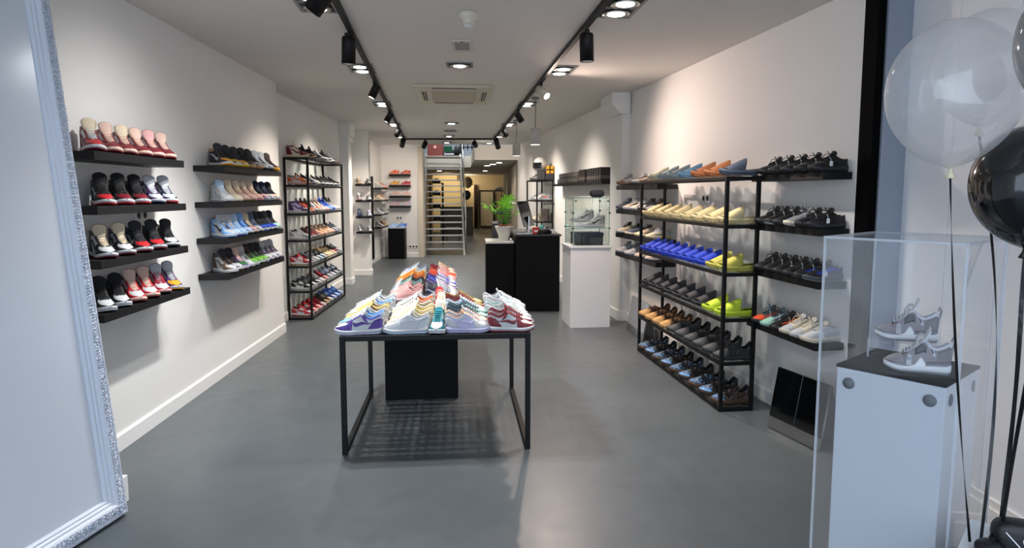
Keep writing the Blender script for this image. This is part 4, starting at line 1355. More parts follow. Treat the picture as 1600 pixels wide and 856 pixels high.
for i in range(9):
    y_ = 9.78 - i * 0.118 - (0.1 if i > 2 else 0)
    o = bpy.data.objects.new('dark_carton', bookme)
    COL.objects.link(o)
    o.location = (RW(y_)[0] - 0.09, y_, 1.7755)
    o.rotation_euler = (0, 0, 0.155)
    tag(o, f'{ORD[i]} upright dark carton after the striped packs on the right wall shelf', 'carton', 'dark cartons on the long right shelf')
    s_ = bpy.data.objects.new('band', stripeme)
    COL.objects.link(s_)
    s_.parent = o

# ================================================================ SHOES
def curve(pts, smooth=9):
    xs = np.linspace(0, 1, 241)
    p = np.array(pts, float)
    ys = np.interp(xs, p[:, 0], p[:, 1])
    if smooth > 1:
        pad = smooth // 2
        yy = np.concatenate([2 * ys[0] - ys[pad:0:-1], ys, 2 * ys[-1] - ys[-2:-pad - 2:-1]])
        ys = np.convolve(yy, np.ones(smooth) / smooth, 'valid')
    return lambda s: np.interp(s, xs, ys)


class Last:
    """Parametric shoe: s runs heel 0 .. toe 1, u runs from the sole line 0 up to the top edge 1, mirrored left and right."""

    def __init__(self, L, w, T, g, st, spring=0.014, k=0.9, pw=0.75, heelround=0.12, toeround=0.17):
        self.L, self.k, self.pw, self.spring = L, k, pw, spring
        self.w0, self.T0, self.g0, self.st0 = curve(w), curve(T), curve(g), curve(st)
        self.hr, self.tr = heelround, toeround

    def round_(self, s):
        s = np.asarray(s, float)
        a = np.where(s < self.hr, np.sqrt(np.clip(1 - ((self.hr - s) / self.hr) ** 2, 0, 1)), 1)
        t0 = 1 - self.tr
        b = np.where(s > t0, np.sqrt(np.clip(1 - ((s - t0) / self.tr) ** 2, 0, 1)), 1)
        return a, b

    def w(self, s):
        a, b = self.round_(s)
        return self.w0(s) * a * b

    def zb(self, s):
        s = np.asarray(s, float)
        return np.where(s > .7, ((s - .7) / .3) ** 2 * self.spring, 0) + np.where(s < .08, ((.08 - s) / .08) ** 2 * .004, 0)

    def zt(self, s):
        return self.st0(s) + self.zb(s)

    def P(self, s, u, side=1):
        s, u = np.asarray(s, float), np.asarray(u, float)
        a, b = self.round_(s)
        W = np.maximum(self.w(s) - .003, 0)
        B = self.zt(s) - .004
        T = B + (self.T0(s) - B) * (0.25 + 0.75 * b)
        g = np.minimum(self.g0(s) * a, W)
        ph = u * PI / 2
        y = g + (W - g) * np.cos(ph) ** self.pw
        z = B + (T - B) * np.sin(ph) ** self.k
        x = (s - .5) * self.L - np.where(s < .15, .007 * np.sin(PI * np.clip(u, 0, 1) * .75) * (1 - s / .15), 0)
        return np.stack([x, side * y, z], -1)

    def N(self, s, u, side=1):
        e = 2e-3
        s0, s1 = np.clip(s - e, 0, 1), np.clip(s + e, 0, 1)
        u0, u1 = np.clip(u - e, 0, 1), np.clip(u + e, 0, 1)
        a = self.P(s1, u, side) - self.P(s0, u, side)
        b = self.P(s, u1, side) - self.P(s, u0, side)
        n = np.cross(a, b)
        ln = np.linalg.norm(n, axis=-1, keepdims=True)
        n = n / np.maximum(ln, 1e-12)
        p = self.P(s, u, side)
        c = np.stack([p[..., 0] * .75, p[..., 1] * 0, p[..., 2] * 0 + .03], -1)
        sg = np.sign((n * (p - c)).sum(-1, keepdims=True))
        sg[sg == 0] = 1
        return n * sg

    def patch(self, mb, Sg, Ug, d, mi=0, skirt=True, sides=(1, -1)):
        Sg, Ug = np.asarray(Sg, float), np.asarray(Ug, float)
        a, b = Sg.shape
        for side in sides:
            p, n = self.P(Sg, Ug, side), self.N(Sg, Ug, side)
            V = (p + n * d).reshape(-1, 3)
            Fc = [(i * b + j, i * b + j + 1, (i + 1) * b + j + 1, (i + 1) * b + j) for i in range(a - 1) for j in range(b - 1)]
            if side < 0:
                Fc = [f[::-1] for f in Fc]
            mb.add(V, Fc, mi, True)
            if skirt and d > 0:
                ring = [(0, j) for j in range(b)] + [(i, b - 1) for i in range(1, a)] + [(a - 1, j) for j in range(b - 2, -1, -1)] + [(i, 0) for i in range(a - 2, 0, -1)]
                top = [(p + n * d)[i, j] for i, j in ring]
                bot = [(p - n * .001)[i, j] for i, j in ring]
                m = len(ring)
                mb.add(top + bot, [(k, (k + 1) % m, m + (k + 1) % m, m + k) for k in range(m)], mi)
        return mb

    def grid(self, s0, s1, u0, u1, ns, nu):
        """s0,s1 may be functions of u; u0,u1 may be functions of s (not both)"""
        if callable(s0) or callable(s1):
            U = np.linspace(u0, u1, nu)[None, :].repeat(ns, 0)
            a = s0(U[0]) if callable(s0) else np.full(nu, s0)
            b = s1(U[0]) if callable(s1) else np.full(nu, s1)
            t = np.linspace(0, 1, ns)[:, None]
            return a[None, :] * (1 - t) + b[None, :] * t, U
        Sg = np.linspace(s0, s1, ns)[:, None].repeat(nu, 1)
        a = u0(Sg[:, 0]) if callable(u0) else np.full(ns, u0)
        b = u1(Sg[:, 0]) if callable(u1) else np.full(ns, u1)
        t = np.linspace(0, 1, nu)[None, :]
        return Sg, a[:, None] * (1 - t) + b[:, None] * t

    def ss(self, n=30, a=0., b=1.):
        t = np.linspace(0, 1, n)
        s = (1 - np.cos(PI * t)) / 2
        s = .55 * s + .45 * t
        # extra density at both rounded ends
        s = np.unique(np.concatenate([s, [.004, .014, .03, .97, .986, .996]]))
        return s[(s >= a) & (s <= b)]

    def sole(self, mb, lo, hi, flare=.004, mi=0, rib=0, n=34):
        """layer between height fractions lo..hi of the sole"""
        s = self.ss(n)
        w, zb, zt = self.w(s), self.zb(s), self.zt(s)
        m = len(s)
        xs = (s - .5) * self.L
        ex = np.where(s < .1, -(1 - s / .1), np.where(s > .9, (s - .9) / .1, 0)) * flare
        rings = []
        lv = [(lo, -.003), (lo, 0.0), ((lo + hi) / 2, .0012), (hi, -.0006), (hi, -.006)]
        for f, o in lv:
            z = zb + (zt - zb) * f
            ww = np.maximum(w + (flare + o) * np.sqrt(np.clip(w / .03, 0, 1)), 0)
            if rib:
                ww = ww + rib * np.sign(np.sin(s * 120)) * (w > .02) * (0.0 < f)
            rings.append((xs + ex, ww, z))
        V = []
        for (x, ww, z) in rings:
            V += [(x[i], ww[i], z[i]) for i in range(m)] + [(x[i], -ww[i], z[i]) for i in range(m)]
        Fc = []
        q = 2 * m
        for r in range(len(rings) - 1):
            for i in range(m - 1):
                Fc.append((r * q + i, r * q + i + 1, (r + 1) * q + i + 1, (r + 1) * q + i))
                Fc.append((r * q + m + i + 1, r * q + m + i, (r + 1) * q + m + i, (r + 1) * q + m + i + 1))
        for r in (0, len(rings) - 1):
            for i in range(m - 1):
                Fc.append((r * q + i, r * q + m + i, r * q + m + i + 1, r * q + i + 1))
        return mb.add(V, Fc, mi, True)

    def upper(self, mb, nu=8, split=.68, d=0, mis=(0, 1), n=30):
        s = self.ss(n)
        s = np.unique(np.append(s, split))
        Sg = s[:, None].repeat(nu, 1)
        Ug = (np.linspace(0, 1, nu))[None, :].repeat(len(s), 0)
        i0 = int(np.searchsorted(s, split))
        self.patch(mb, Sg[:i0 + 1], Ug[:i0 + 1], d, mis[0], False)
        self.patch(mb, Sg[i0:], Ug[i0:], d, mis[1], False)
        return mb

    def lining(self, mb, s1=.44, mi=0):
        s = self.ss(26, 0, s1)
        for side in (1, -1):
            rows = []
            for u, d in ((1, 0.0005), (1, -.006), (.8, -.006), (.55, -.006), (.3, -.006)):
                p = self.P(s, np.full_like(s, u), side)
                p[:, 1] += side * d
                p[:, 1] = side * np.maximum(side * p[:, 1], 0)
                if d < -.001:
                    p[:, 0] += np.where(s < .06, .006 * (1 - s / .06), 0)
                    if u == 1:
                        p[:, 2] -= .001
                rows.append(p)
            m = len(s)
            V = np.concatenate(rows)
            mb.add(V, [(r * m + i, r * m + i + 1, (r + 1) * m + i + 1, (r + 1) * m + i)[::side] for r in range(len(rows) - 1) for i in range(m - 1)], mi, True)
        w = np.maximum(self.w(s) - .006, 0)
        z = self.zt(s) + .006
        x = (s - .5) * self.L
        m = len(s)
        mb.add([(x[i], w[i], z[i]) for i in range(m)] + [(x[i], -w[i], z[i]) for i in range(m)], [(i, i + 1, m + i + 1, m + i) for i in range(m - 1)], mi, True)
        return mb

    def tongue(self, mb, path, th=.007, mi=0):
        V, Fc = [], []
        na = 7
        for (s, dz, hw, ab) in path:
            T = self.P(np.array([s]), np.array([1.]))[0, 2]
            z = dz if ab else T + dz
            for j in range(na):
                t = -1 + 2 * j / (na - 1)
                V.append(((s - .5) * self.L, hw * t, z - .35 * hw * t * t))
        m = len(path)
        o = len(V)
        V += [(x - th * .7, y * .93, z - th * .8) for x, y, z in V]
        for i in range(m - 1):
            for j in range(na - 1):
                a = i * na + j
                Fc += [(a, a + 1, a + na + 1, a + na), (o + a, o + a + na, o + a + na + 1, o + a + 1)]
        for i in range(m - 1):
            for j in (0, na - 1):
                a = i * na + j
                Fc.append((a, a + na, o + a + na, o + a))
        a = (m - 1) * na
        Fc += [(a + j, a + j + 1, o + a + j + 1, o + a + j) for j in range(na - 1)]
        return mb.add(V, Fc, mi, True)

    def laces(self, mb, s0, s1, n, r=.003, up=.007, mi=0, cross=False):
        for i in range(n):
            s = s0 + (s1 - s0) * i / (n - 1)
            sb = s + (.022 if cross else 0.004)
            a = self.P(np.array([s]), np.array([.9]), 1)[0]
            b = self.P(np.array([sb]), np.array([.9]), -1)[0]
            c = (a + b) / 2
            c[2] = self.P(np.array([s]), np.array([1.]))[0, 2] + up
            q1, q2 = a * .5 + c * .5, b * .5 + c * .5
            q1[2] += up * .55
            q2[2] += up * .55
            mb.tube([a, q1, c, q2, b], r, 5, mi)
        return mb


W_SNK = [(0, .034), (.2, .0355), (.4, .036), (.55, .042), (.7, .0485), (.82, .0485), (.92, .045), (1, .042)]
G_SNK = [(0, .027), (.3, .027), (.4, .022), (.5, .017), (.6, .014), (.7, .010), (.77, .001), (.8, 0), (1, 0)]
ST_SNK = [(0, .030), (.3, .027), (.6, .0235), (.85, .0225), (1, .023)]
HIGH = Last(.285, W_SNK, [(0, .118), (.06, .150), (.14, .140), (.24, .141), (.32, .153), (.38, .141), (.45, .119), (.55, .094), (.65, .077), (.74, .066), (.82, .060), (.9, .054), (1, .048)], G_SNK, ST_SNK)
LOW = Last(.284, W_SNK, [(0, .100), (.05, .117), (.12, .103), (.22, .089), (.31, .097), (.38, .118), (.43, .122), (.52, .106), (.62, .088), (.72, .074), (.82, .066), (.9, .058), (1, .05)], G_SNK, [(0, .034), (.3, .031), (.6, .027), (.85, .026), (1, .026)])

SWL = [(.60, .62), (.605, .40), (.585, .24), (.53, .17), (.44, .20), (.28, .32), (.10, .48)]
SWU = [(.60, .62), (.58, .50), (.55, .40), (.50, .35), (.42, .36), (.28, .41), (.10, .49)]


def swoosh(last, mb, d=.0022, mi=0, us=1.0):
    t = np.linspace(0, 1, 13)
    tt_ = np.linspace(0, 1, len(SWL))
    lo = np.stack([np.interp(t, tt_, [p[0] for p in SWL]), np.interp(t, tt_, [p[1] * us for p in SWL])], -1)
    hi = np.stack([np.interp(t, tt_, [p[0] for p in SWU]), np.interp(t, tt_, [p[1] * us for p in SWU])], -1)
    v = np.linspace(0, 1, 4)[None, :]
    Sg = lo[:, 0:1] * (1 - v) + hi[:, 0:1] * v
    Ug = lo[:, 1:2] * (1 - v) + hi[:, 1:2] * v
    return last.patch(mb, Sg, Ug, d, mi)


def sneaker_parts(last, high, joined=False):
    """part name -> (mesh builder, list of colour keys)"""
    P = {}
    M = {}

    def mb(name, keys):
        P[name] = MB()
        M[name] = keys
        return P[name]
    last.sole(mb('outsole', ['out']), 0, .30, .003)
    last.sole(mb('midsole', ['mid']), .302, 1.0, .004)
    last.upper(mb('upper', ['quarter', 'toe']))
    g = last.grid
    last.patch(mb('toe_guard', ['over']), *g(.70, .998, 0.02, lambda s: np.interp(s, [.7, .74, .9, 1], [.62, .5, .46, .55]), 14, 5), .0016)
    e = mb('eyestay', ['over'])
    last.patch(e, *g(.37, .76, lambda s: np.interp(s, [.37, .6, .76], [.66 if high else .74, .74, .80]), .985, 12, 4), .0017)
    last.patch(e, *g(lambda u: np.interp(u, [0, .8], [.635, .60]), lambda u: np.interp(u, [0, .8], [.735, .70]), .02, .8, 5, 7), .0014)
    if not high:
        last.patch(e, *g(lambda u: np.interp(u, [.3, .75], [.26, .34]), lambda u: np.interp(u, [.3, .75], [.36, .44]), .42, .985, 5, 6), .0015)
    last.patch(mb('heel_counter', ['over']), *g(0.004, lambda u: np.interp(u, [0, .55], [.30, .16]), .02, .55, 10, 5), .0017)
    c = mb('collar', ['collar'])
    last.patch(c, *g(.01, .345, lambda s: np.interp(s, [0, .2, .345], [.72, .72, .74]), .985, 12, 4), .0015)
    if high:
        last.patch(c, *g(.02, .36, .56, .685, 10, 3), .0012)
    swoosh(last, mb('side_mark', ['swoosh']), us=.95)
    tp = [(.74, -.004, .009, 0), (.66, .001, .014, 0), (.56, .004, .018, 0), (.47, .006, .023, 0)]
    if high:
        tp += [(.41, .146, .031, 1), (.375, .164, .036, 1), (.35, .180, .037, 1), (.335, .189, .031, 1)]
    else:
        tp += [(.42, .006, .026, 0), (.39, .130, .028, 1), (.365, .142, .027, 1), (.355, .147, .022, 1)]
    last.tongue(mb('tongue', ['tongue']), tp)
    last.laces(mb('laces', ['lace']), .46 if not high else .44, .735, 6 if not high else 7)
    last.lining(mb('lining', ['lining']))
    return P, M


MESH = {}


def bake(kind, P, M):
    """one mesh per part, plus one low-detail mesh holding everything"""
    keys = []
    for nm in P:
        for k in M[nm]:
            if k not in keys:
                keys.append(k)
    allmb = MB()
    for nm, q in P.items():
        me = q.mesh(kind + '_' + nm)
        bm = bmesh.new()
        bm.from_mesh(me)
        bmesh.ops.remove_doubles(bm, verts=bm.verts[:], dist=1e-5)
        bm.to_mesh(me)
        bm.free()
        for k in M[nm]:
            me.materials.append(None)
        MESH[kind, nm] = (me, M[nm])
        o = len(allmb.v)
        allmb.v += q.v
        allmb.f += [[i + o for i in f] for f in q.f]
        allmb.mi += [keys.index(M[nm][min(i, len(M[nm]) - 1)]) for i in q.mi]
        allmb.sm += q.sm
    me = allmb.mesh(kind)
    for k in keys:
        me.materials.append(None)
    MESH[kind, None] = (me, keys)
    MESH[kind, 'names'] = list(P)


bake('high', *sneaker_parts(HIGH, True))
bake('low', *sneaker_parts(LOW, False))

# ---- knitted runner with thick ribbed sole
RUN = Last(.295, [(0, .036), (.2, .0375), (.45, .038), (.6, .044), (.72, .0485), (.85, .046), (1, .04)],
           [(0, .082), (.05, .092), (.15, .084), (.28, .090), (.36, .106), (.42, .104), (.5, .094), (.6, .082), (.72, .070), (.85, .060), (1, .05)],
           [(0, .025), (.3, .026), (.38, .020), (.48, .014), (.6, .010), (.68, .001), (.72, 0), (1, 0)],
           [(0, .047), (.15, .041), (.4, .034), (.7, .030), (1, .028)], spring=.018, toeround=.22)


def runner_parts():
    P, M = {}, {}

    def mb(name, keys):
        P[name] = MB()
        M[name] = keys
        return P[name]
    RUN.sole(mb('outsole', ['out']), 0, .2, .004)
    RUN.sole(mb('midsole', ['mid']), .202, 1.0, .007, rib=.0011, n=64)
    RUN.upper(mb('upper', ['quarter', 'toe']), split=.74)
    RUN.patch(mb('side_stripe', ['stripe']), *RUN.grid(.16, .80, lambda s: np.interp(s, [.16, .5, .8], [.40, .28, .42]), lambda s: np.interp(s, [.16, .5, .8], [.56, .52, .50]), 18, 4), .0010)
    e = mb('eyestay', ['over'])
    RUN.patch(e, *RUN.grid(.40, .68, .80, .985, 10, 3), .0016)
    RUN.tongue(mb('tongue', ['tongue']), [(.68, -.002, .010, 0), (.58, .003, .014, 0), (.48, .005, .019, 0), (.41, .118, .026, 1), (.375, .134, .027, 1), (.36, .139, .02, 1)])
    l = mb('laces', ['lace'])
    RUN.laces(l, .44, .66, 6, .0034, .009, cross=True)
    for sg in (-1, 1):     # bow
        l.tube([(-.012, sg * .006, .118), (-.004, sg * .022, .136), (-.018, sg * .034, .135), (-.02, sg * .02, .122), (-.01, sg * .006, .117)], .003, 5)
        l.tube([(-.008, sg * .004, .116), (.012, sg * .025, .118), (.022, sg * .036, .094)], .003, 5)
    RUN.lining(mb('lining', ['lining']))
    h = mb('heel_tab', ['collar'])
    for j in range(6):
        pass
    pts = [(-.147, 0, .070), (-.156, 0, .095), (-.158, 0, .118), (-.148, 0, .126), (-.139, 0, .112), (-.136, 0, .088)]
    h.strip(pts, (0, 1, 0), .016, .004)
    return P, M


bake('runner', *runner_parts())

# ---- foam slide
SLD = Last(.290, [(0, .037), (.2, .039), (.45, .041), (.62, .047), (.78, .0495), (.9, .046), (1, .042)],
           [(0, .06), (1, .06)], [(0, 0), (1, 0)], [(0, .046), (.2, .041), (.5, .036), (.8, .036), (1, .036)], spring=.020, toeround=.2, heelround=.16)


def slide_parts():
    P, M = {}, {}

    def mb(name, keys):
        P[name] = MB()
        M[name] = keys
        return P[name]
    s_ = mb('sole', ['foam'])
    SLD.sole(s_, .30, 1.0, .006)
    SLD.sole(s_, 0.06, .32, .0015)
    # blocky grooves cut round the outsole, shown as separate lugs
    lug = mb('tread_lugs', ['foam2'])
    for s in np.linspace(.05, .95, 17):
        w = float(SLD.w(np.array(s))) + .006
        z0 = float(SLD.zb(np.array(s)))
        for sd in (1, -1):
            x = (s - .5) * SLD.L
            lug.box((x - .0045, sd * w - .010 if sd > 0 else -w, z0), (x + .0045, w + .0008 if sd > 0 else -w + .010, z0 + .012))
    st = mb('strap', ['foam'])
    for inner in (0, 1):
        ns, na = 14, 15
        V, Fc = [], []
        for i in range(ns):
            f = i / (ns - 1)
            for j in range(na):
                th = PI * j / (na - 1)
                c = math.cos(th)
                sn = math.sin(th)
                # back edge leans toward the ankle at the crown, front edge is nearly square
                s = .40 + f * .48 - .07 * sn * (1 - f)
                w = float(SLD.w(np.array(.42 + f * .46))) + .005
                top = np.interp(f, [0, .3, .7, 1], [.128, .108, .078, .056])
                zz0 = .030
                k = 1 - .10 * inner
                y = w * k * math.copysign(abs(c) ** .62, c)
                z = zz0 + (top - zz0) * k * sn ** .72
                V.append(((s - .5) * SLD.L, y, z))
        for i in range(ns - 1):
            for j in range(na - 1):
                a = i * na + j
                Fc.append((a, a + 1, a + na + 1, a + na) if not inner else (a, a + na, a + na + 1, a + 1))
        if not inner:
            V0 = V
        st.add(V, Fc, 0, True)
    n0 = ns * na
    for i in (0, ns - 1):
        st.f += [[i * na + j, n0 + i * na + j, n0 + i * na + j + 1, i * na + j + 1] for j in range(na - 1)]
        st.mi += [0] * (na - 1)
        st.sm += [False] * (na - 1)
    fb = mb('footbed', ['foam'])
    s = SLD.ss(24, .03, .97)
    w = SLD.w(s) - .004
    z = SLD.zt(s)
    m = len(s)
    V = []
    for t, dz in ((1, .004), (.86, .001), (.4, -.001), (-.4, -.001), (-.86, .001), (-1, .004)):
        V += [((s[i] - .5) * SLD.L, w[i] * t, z[i] + dz) for i in range(m)]
    fb.add(V, [(r * m + i, r * m + i + 1, (r + 1) * m + i + 1, (r + 1) * m + i) for r in range(5) for i in range(m - 1)], 0, True)
    return P, M


bake('slide', *slide_parts())

# ---- foam clog / wavy runner
CLG = Last(.290, [(0, .038), (.2, .040), (.45, .041), (.6, .046), (.75, .050), (.88, .047), (1, .043)],
           [(0, .098), (.04, .122), (.10, .100), (.2, .075), (.32, .072), (.42, .090), (.5, .094), (.6, .082), (.72, .070), (.85, .062), (1, .05)],
           [(0, .026), (.3, .029), (.4, .020), (.46, .004), (.5, 0), (1, 0)], [(0, .036), (.5, .030), (1, .030)], spring=.02, toeround=.24)


def clog_parts():
    P, M = {}, {}

    def mb(name, keys):
        P[name] = MB()
        M[name] = keys
        return P[name]
    CLG.sole(mb('sole', ['mid']), 0.0, 1.0, .006)
    CLG.upper(mb('upper', ['quarter', 'toe']), split=.72)
    g = CLG.grid
    rb = mb('wave_ribs', ['over'])
    for (a, b, w, u0, u1) in ((.04, .20, .05, .05, .95), (.16, .34, .06, .05, .9), (.30, .48, .055, .05, .95), (.44, .58, .05, .05, .95), (.57, .68, .045, .1, .97)):
        CLG.patch(rb, *g(lambda u: a + (b - a) * (1 - u) + .02 * np.sin(u * 7), lambda u: a + w + (b - a) * (1 - u) + .015 * np.sin(u * 7 + 1), u0, u1, 4, 9), .005)
    CLG.patch(rb, *g(.06, .62, lambda s: .22 + .08 * np.sin(s * 22), lambda s: .36 + .08 * np.sin(s * 22 + .6), 22, 3), .0045)
    CLG.patch(mb('toe_bumper', ['bump']), *g(.76, .998, .04, lambda s: np.interp(s, [.76, .9, 1], [.30, .5, .7]), 12, 5), .004)
    h = mb('vent_holes', ['hole'])
    for s, u, rs, ru in ((.66, .55, .022, .10), (.70, .78, .018, .08), (.52, .45, .025, .09), (.38, .50, .022, .10), (.24, .52, .022, .10), (.76, .62, .016, .08)):
        t = np.linspace(0, 2 * PI, 11)
        rr = np.array([.02, 1.])
        CLG.patch(h, s + rs * np.cos(t)[:, None] * rr[None, :], u + ru * np.sin(t)[:, None] * rr[None, :], .0058, 0, False)
    CLG.lining(mb('lining', ['lining']), .46)
    return P, M


bake('clog', *clog_parts())

# ---- grey mid-cut sneaker with netting, for the foreground
MID = Last(.292, W_SNK, [(0, .104), (.05, .124), (.12, .108), (.22, .098), (.3, .104), (.37, .124), (.42, .124), (.52, .102), (.62, .084), (.72, .070), (.82, .062), (.9, .056), (1, .05)], G_SNK,
           [(0, .036), (.25, .032), (.6, .025), (.85, .0225), (1, .023)])


def mid_parts():
    P, M = {}, {}

    def mb(name, keys):
        P[name] = MB()
        M[name] = keys
        return P[name]
    g = MID.grid
    MID.sole(mb('outsole', ['out']), 0, .26, .004)
    MID.sole(mb('midsole', ['mid']), .262, 1.0, .0055, n=44)
    MID.upper(mb('upper', ['quarter', 'toe']), nu=12, split=.74, n=44)
    # white wing rising from the midsole at the mid-foot, grey heel block
    w = mb('sole_wing', ['wing'])
    MID.patch(w, *g(.36, .62, 0.0, lambda s: np.interp(s, [.36, .44, .47, .53, .62], [.03, .24, .24, .07, .03]), 16, 4), .005)
    MID.patch(mb('sole_band', ['band']), *g(.02, .38, 0.0, lambda s: np.interp(s, [0, .34, .38], [.15, .15, .02]), 14, 3), .0058)
    MID.patch(mb('toe_guard', ['over']), *g(.66, .998, .01, lambda s: np.interp(s, [.66, .74, .9, 1], [.10, .24, .24, .3]), 18, 5), .0022)
    MID.patch(mb('toe_cap', ['toe']), *g(.76, .985, .34, .98, 12, 6), .0012)
    nt_ = mb('net_panel', ['net'])
    MID.patch(nt_, *g(.37, .54, lambda s: np.interp(s, [.37, .54], [.36, .40]), lambda s: np.interp(s, [.37, .44, .54], [.58, .82, .78]), 10, 6), .0014)
    MID.patch(nt_, *g(.66, .735, .72, .93, 6, 4), .0014)
    gr = mb('net_grid', ['over'])
    for k in range(8):
        a = .385 + k * .0175
        MID.patch(gr, *g(a, a + .004, .44, .74, 2, 6), .0022, skirt=False)
    for k in range(6):
        b = .46 + k * .05
        MID.patch(gr, *g(.385, .52, b, b + .012, 10, 2), .0022, skirt=False)
    wg = mb('lace_wing', ['wingplate'])
    MID.patch(wg, *g(lambda u: np.interp(u, [.4, .95], [.22, .30]), lambda u: np.interp(u, [.4, .95], [.27, .42]), .36, .95, 6, 8), .003)
    MID.patch(wg, *g(.40, .70, .86, .985, 12, 3), .0024)
    MID.patch(mb('wing_slot', ['net']), *g(lambda u: np.interp(u, [.5, .75], [.26, .29]), lambda u: np.interp(u, [.5, .75], [.285, .335]), .48, .74, 4, 5), .0036)
    MID.patch(mb('collar', ['collar']), *g(.02, .34, .72, .985, 12, 4), .004)
    MID.patch(mb('heel_counter', ['over']), *g(.004, .20, .12, .62, 10, 5), .0025)
    h = mb('heel_tab', ['heeltab'])
    h.strip([(-.146, 0, .085), (-.156, 0, .112), (-.161, 0, .135), (-.154, 0, .146), (-.145, 0, .130)], (0, 1, 0), .036, .006)
    MID.tongue(mb('tongue', ['tongue']), [(.73, -.002, .010, 0), (.62, .004, .016, 0), (.5, .008, .021, 0), (.42, .140, .028, 1), (.375, .160, .032, 1), (.345, .178, .033, 1), (.335, .184, .028, 1)], .010)
    MID.laces(mb('laces', ['lace']), .40, .70, 7, .0042, .012, cross=True)
    l = P['laces']
    for sg in (-1, 1):
        l.tube([(-.026, sg * .01, .148), (-.012, sg * .03, .150), (.006, sg * .044, .128), (.012, sg * .052, .10)], .0036, 6)
    MID.lining(mb('lining', ['lining']))
    t_ = mb('price_tag', ['tag'])
    t_.tube([(.03, .034, .088), (.034, .047, .075), (.038, .054, .064)], .0009, 4)
    t_.box((.026, .0525, .030), (.050, .055, .063), .0006)
    t_.lathe([(.012, 0), (.012, .0024)], 14, at=(.038, .0555, .062), mtx=Matrix.Rotation(PI / 2, 4, 'X'))
    return P, M


bake('mid', *mid_parts())

# hang tag used on the knitted runners
tg = MB()
tg.tube([(.02, .025, .098), (.03, .05, .085), (.035, .060, .066)], .0012, 4)
tg.box((.023, .0605, .036), (.046, .063, .068), .0005)
TAGM = tg.mesh('price_tag')
TAGM.materials.append(mat('white_tag', '#eceff2', 0.6))

COLN = dict(white='#c0c2c5', cream='#ddd3bd', bone='#d9c8ad', black='#141416', char='#2a2b2e', dgrey='#4a4c50', grey='#8d8f93', lgrey='#b9bcc0', silver='#c9ccd2',
            red='#b3202a', crimson='#9c1830', maroon='#6d1420', burg='#74202c', pink='#d8a3a2', blush='#d9b8a8', tan='#b08a62', peach='#d6a585', brown='#5a4133', dbrown='#352822', mocha='#6a5240',
            orange='#e0692a', amber='#dd9a26', yellow='#d9b62c', straw='#d8c47c', butter='#e6dcae', lemon='#dfd25a', olive='#8a7a45', green='#2f6b35', lime='#6fae3f', mint='#9fd0bd', teal='#157a86', dteal='#3c5663',
            blue='#2450b8', royal='#1f3fc0', sky='#7fb0e8', ice='#b9d3ea', navy='#1d2646', slate='#5f6a7c', purple='#4a2f86', violet='#4a2a60', lilac='#b8b4d2', coral='#e8542f',
            sage='#b3b39d', spruce='#8d9ba0', steel='#6f97b4', rust='#b06c42', indigo='#4f5666', vanilla='#dcc998', acid='#c9e03c', khaki='#c9c15c', onyx='#2c2d31', ochre='#c69a5c', copper='#8d5f36', cocoa='#4b3527')


def swirl(c):
    """marbled foam print"""
    if c in _mats:
        return _mats[c]
    cols = {'swirlblue': ('#14171c', '#35618f', '#7da8cc', '#5d4331'), 'swirlbrown': ('#17120f', '#3a2a20', '#6b4f3a', '#3f6d98')}[c]
    m = bpy.data.materials.new(c)
    m.use_nodes = True
    nt = m.node_tree
    tc = nt.nodes.new('ShaderNodeTexCoord')
    nz = nt.nodes.new('ShaderNodeTexNoise')
    nz.inputs['Scale'].default_value = 22
    nz.inputs['Distortion'].default_value = 2.5
    nz.inputs['Detail'].default_value = 2
    cr = nt.nodes.new('ShaderNodeValToRGB')
    cr.color_ramp.interpolation = 'CONSTANT'
    for i, (p, h) in enumerate(zip((0.0, .43, .52, .62), cols)):
        e = cr.color_ramp.elements[i] if i < 2 else cr.color_ramp.elements.new(p)
        e.position = p
        e.color = (*hexc(h), 1)
    nt.links.new(tc.outputs['Object'], nz.inputs['Vector'])
    nt.links.new(nz.outputs['Fac'], cr.inputs[0])
    nt.links.new(cr.outputs[0], nt.nodes['Principled BSDF'].inputs['Base Color'])
    nt.nodes['Principled BSDF'].inputs['Roughness'].default_value = .5
    _mats[c] = m
    return m


def cmat(c, k):
    rough = {'mid': .55, 'out': .6, 'foam': .6, 'foam2': .6, 'lining': .85, 'tongue': .8, 'lace': .8, 'net': .8}.get(k, .48)
    cls = 'cloth' if rough >= .8 else ('rubber' if rough >= .55 else 'leather')
    if c.startswith('swirl'):
        return swirl(c)
    if c.startswith('#'):
        return mat('shoe_%s_%s' % (cls, c[1:]), c, rough)
    return mat('shoe_%s_%s' % (cls, c), COLN[c], rough)


DEF = dict(quarter='white', toe='white', over='black', collar=None, swoosh=None, tongue=None, lace=None, mid='white', out=None, lining='char', stripe=None, bump=None, hole='black', foam='cream', foam2=None)
ALT = dict(collar='over', swoosh='over', tongue='quarter', lace='tongue', out='over', stripe='quarter', bump='toe', foam2='foam')


def spec(s):
    """'q/t/o' shorthand plus key=value pairs"""
    d = dict(DEF)
    for tok in s.split():
        k, v = tok.split('=')
        k = dict(q='quarter', t='toe', o='over', c='collar', s='swoosh', g='tongue', l='lace', m='mid', u='out', n='lining', b='bump', x='stripe', f='foam').get(k, k)
        d[k] = v
    for k in ('collar', 'swoosh', 'tongue', 'lace', 'out', 'stripe', 'bump', 'foam2'):
        if d.get(k) is None:
            d[k] = d[ALT[k]]
    return d


NSHOE = [0]


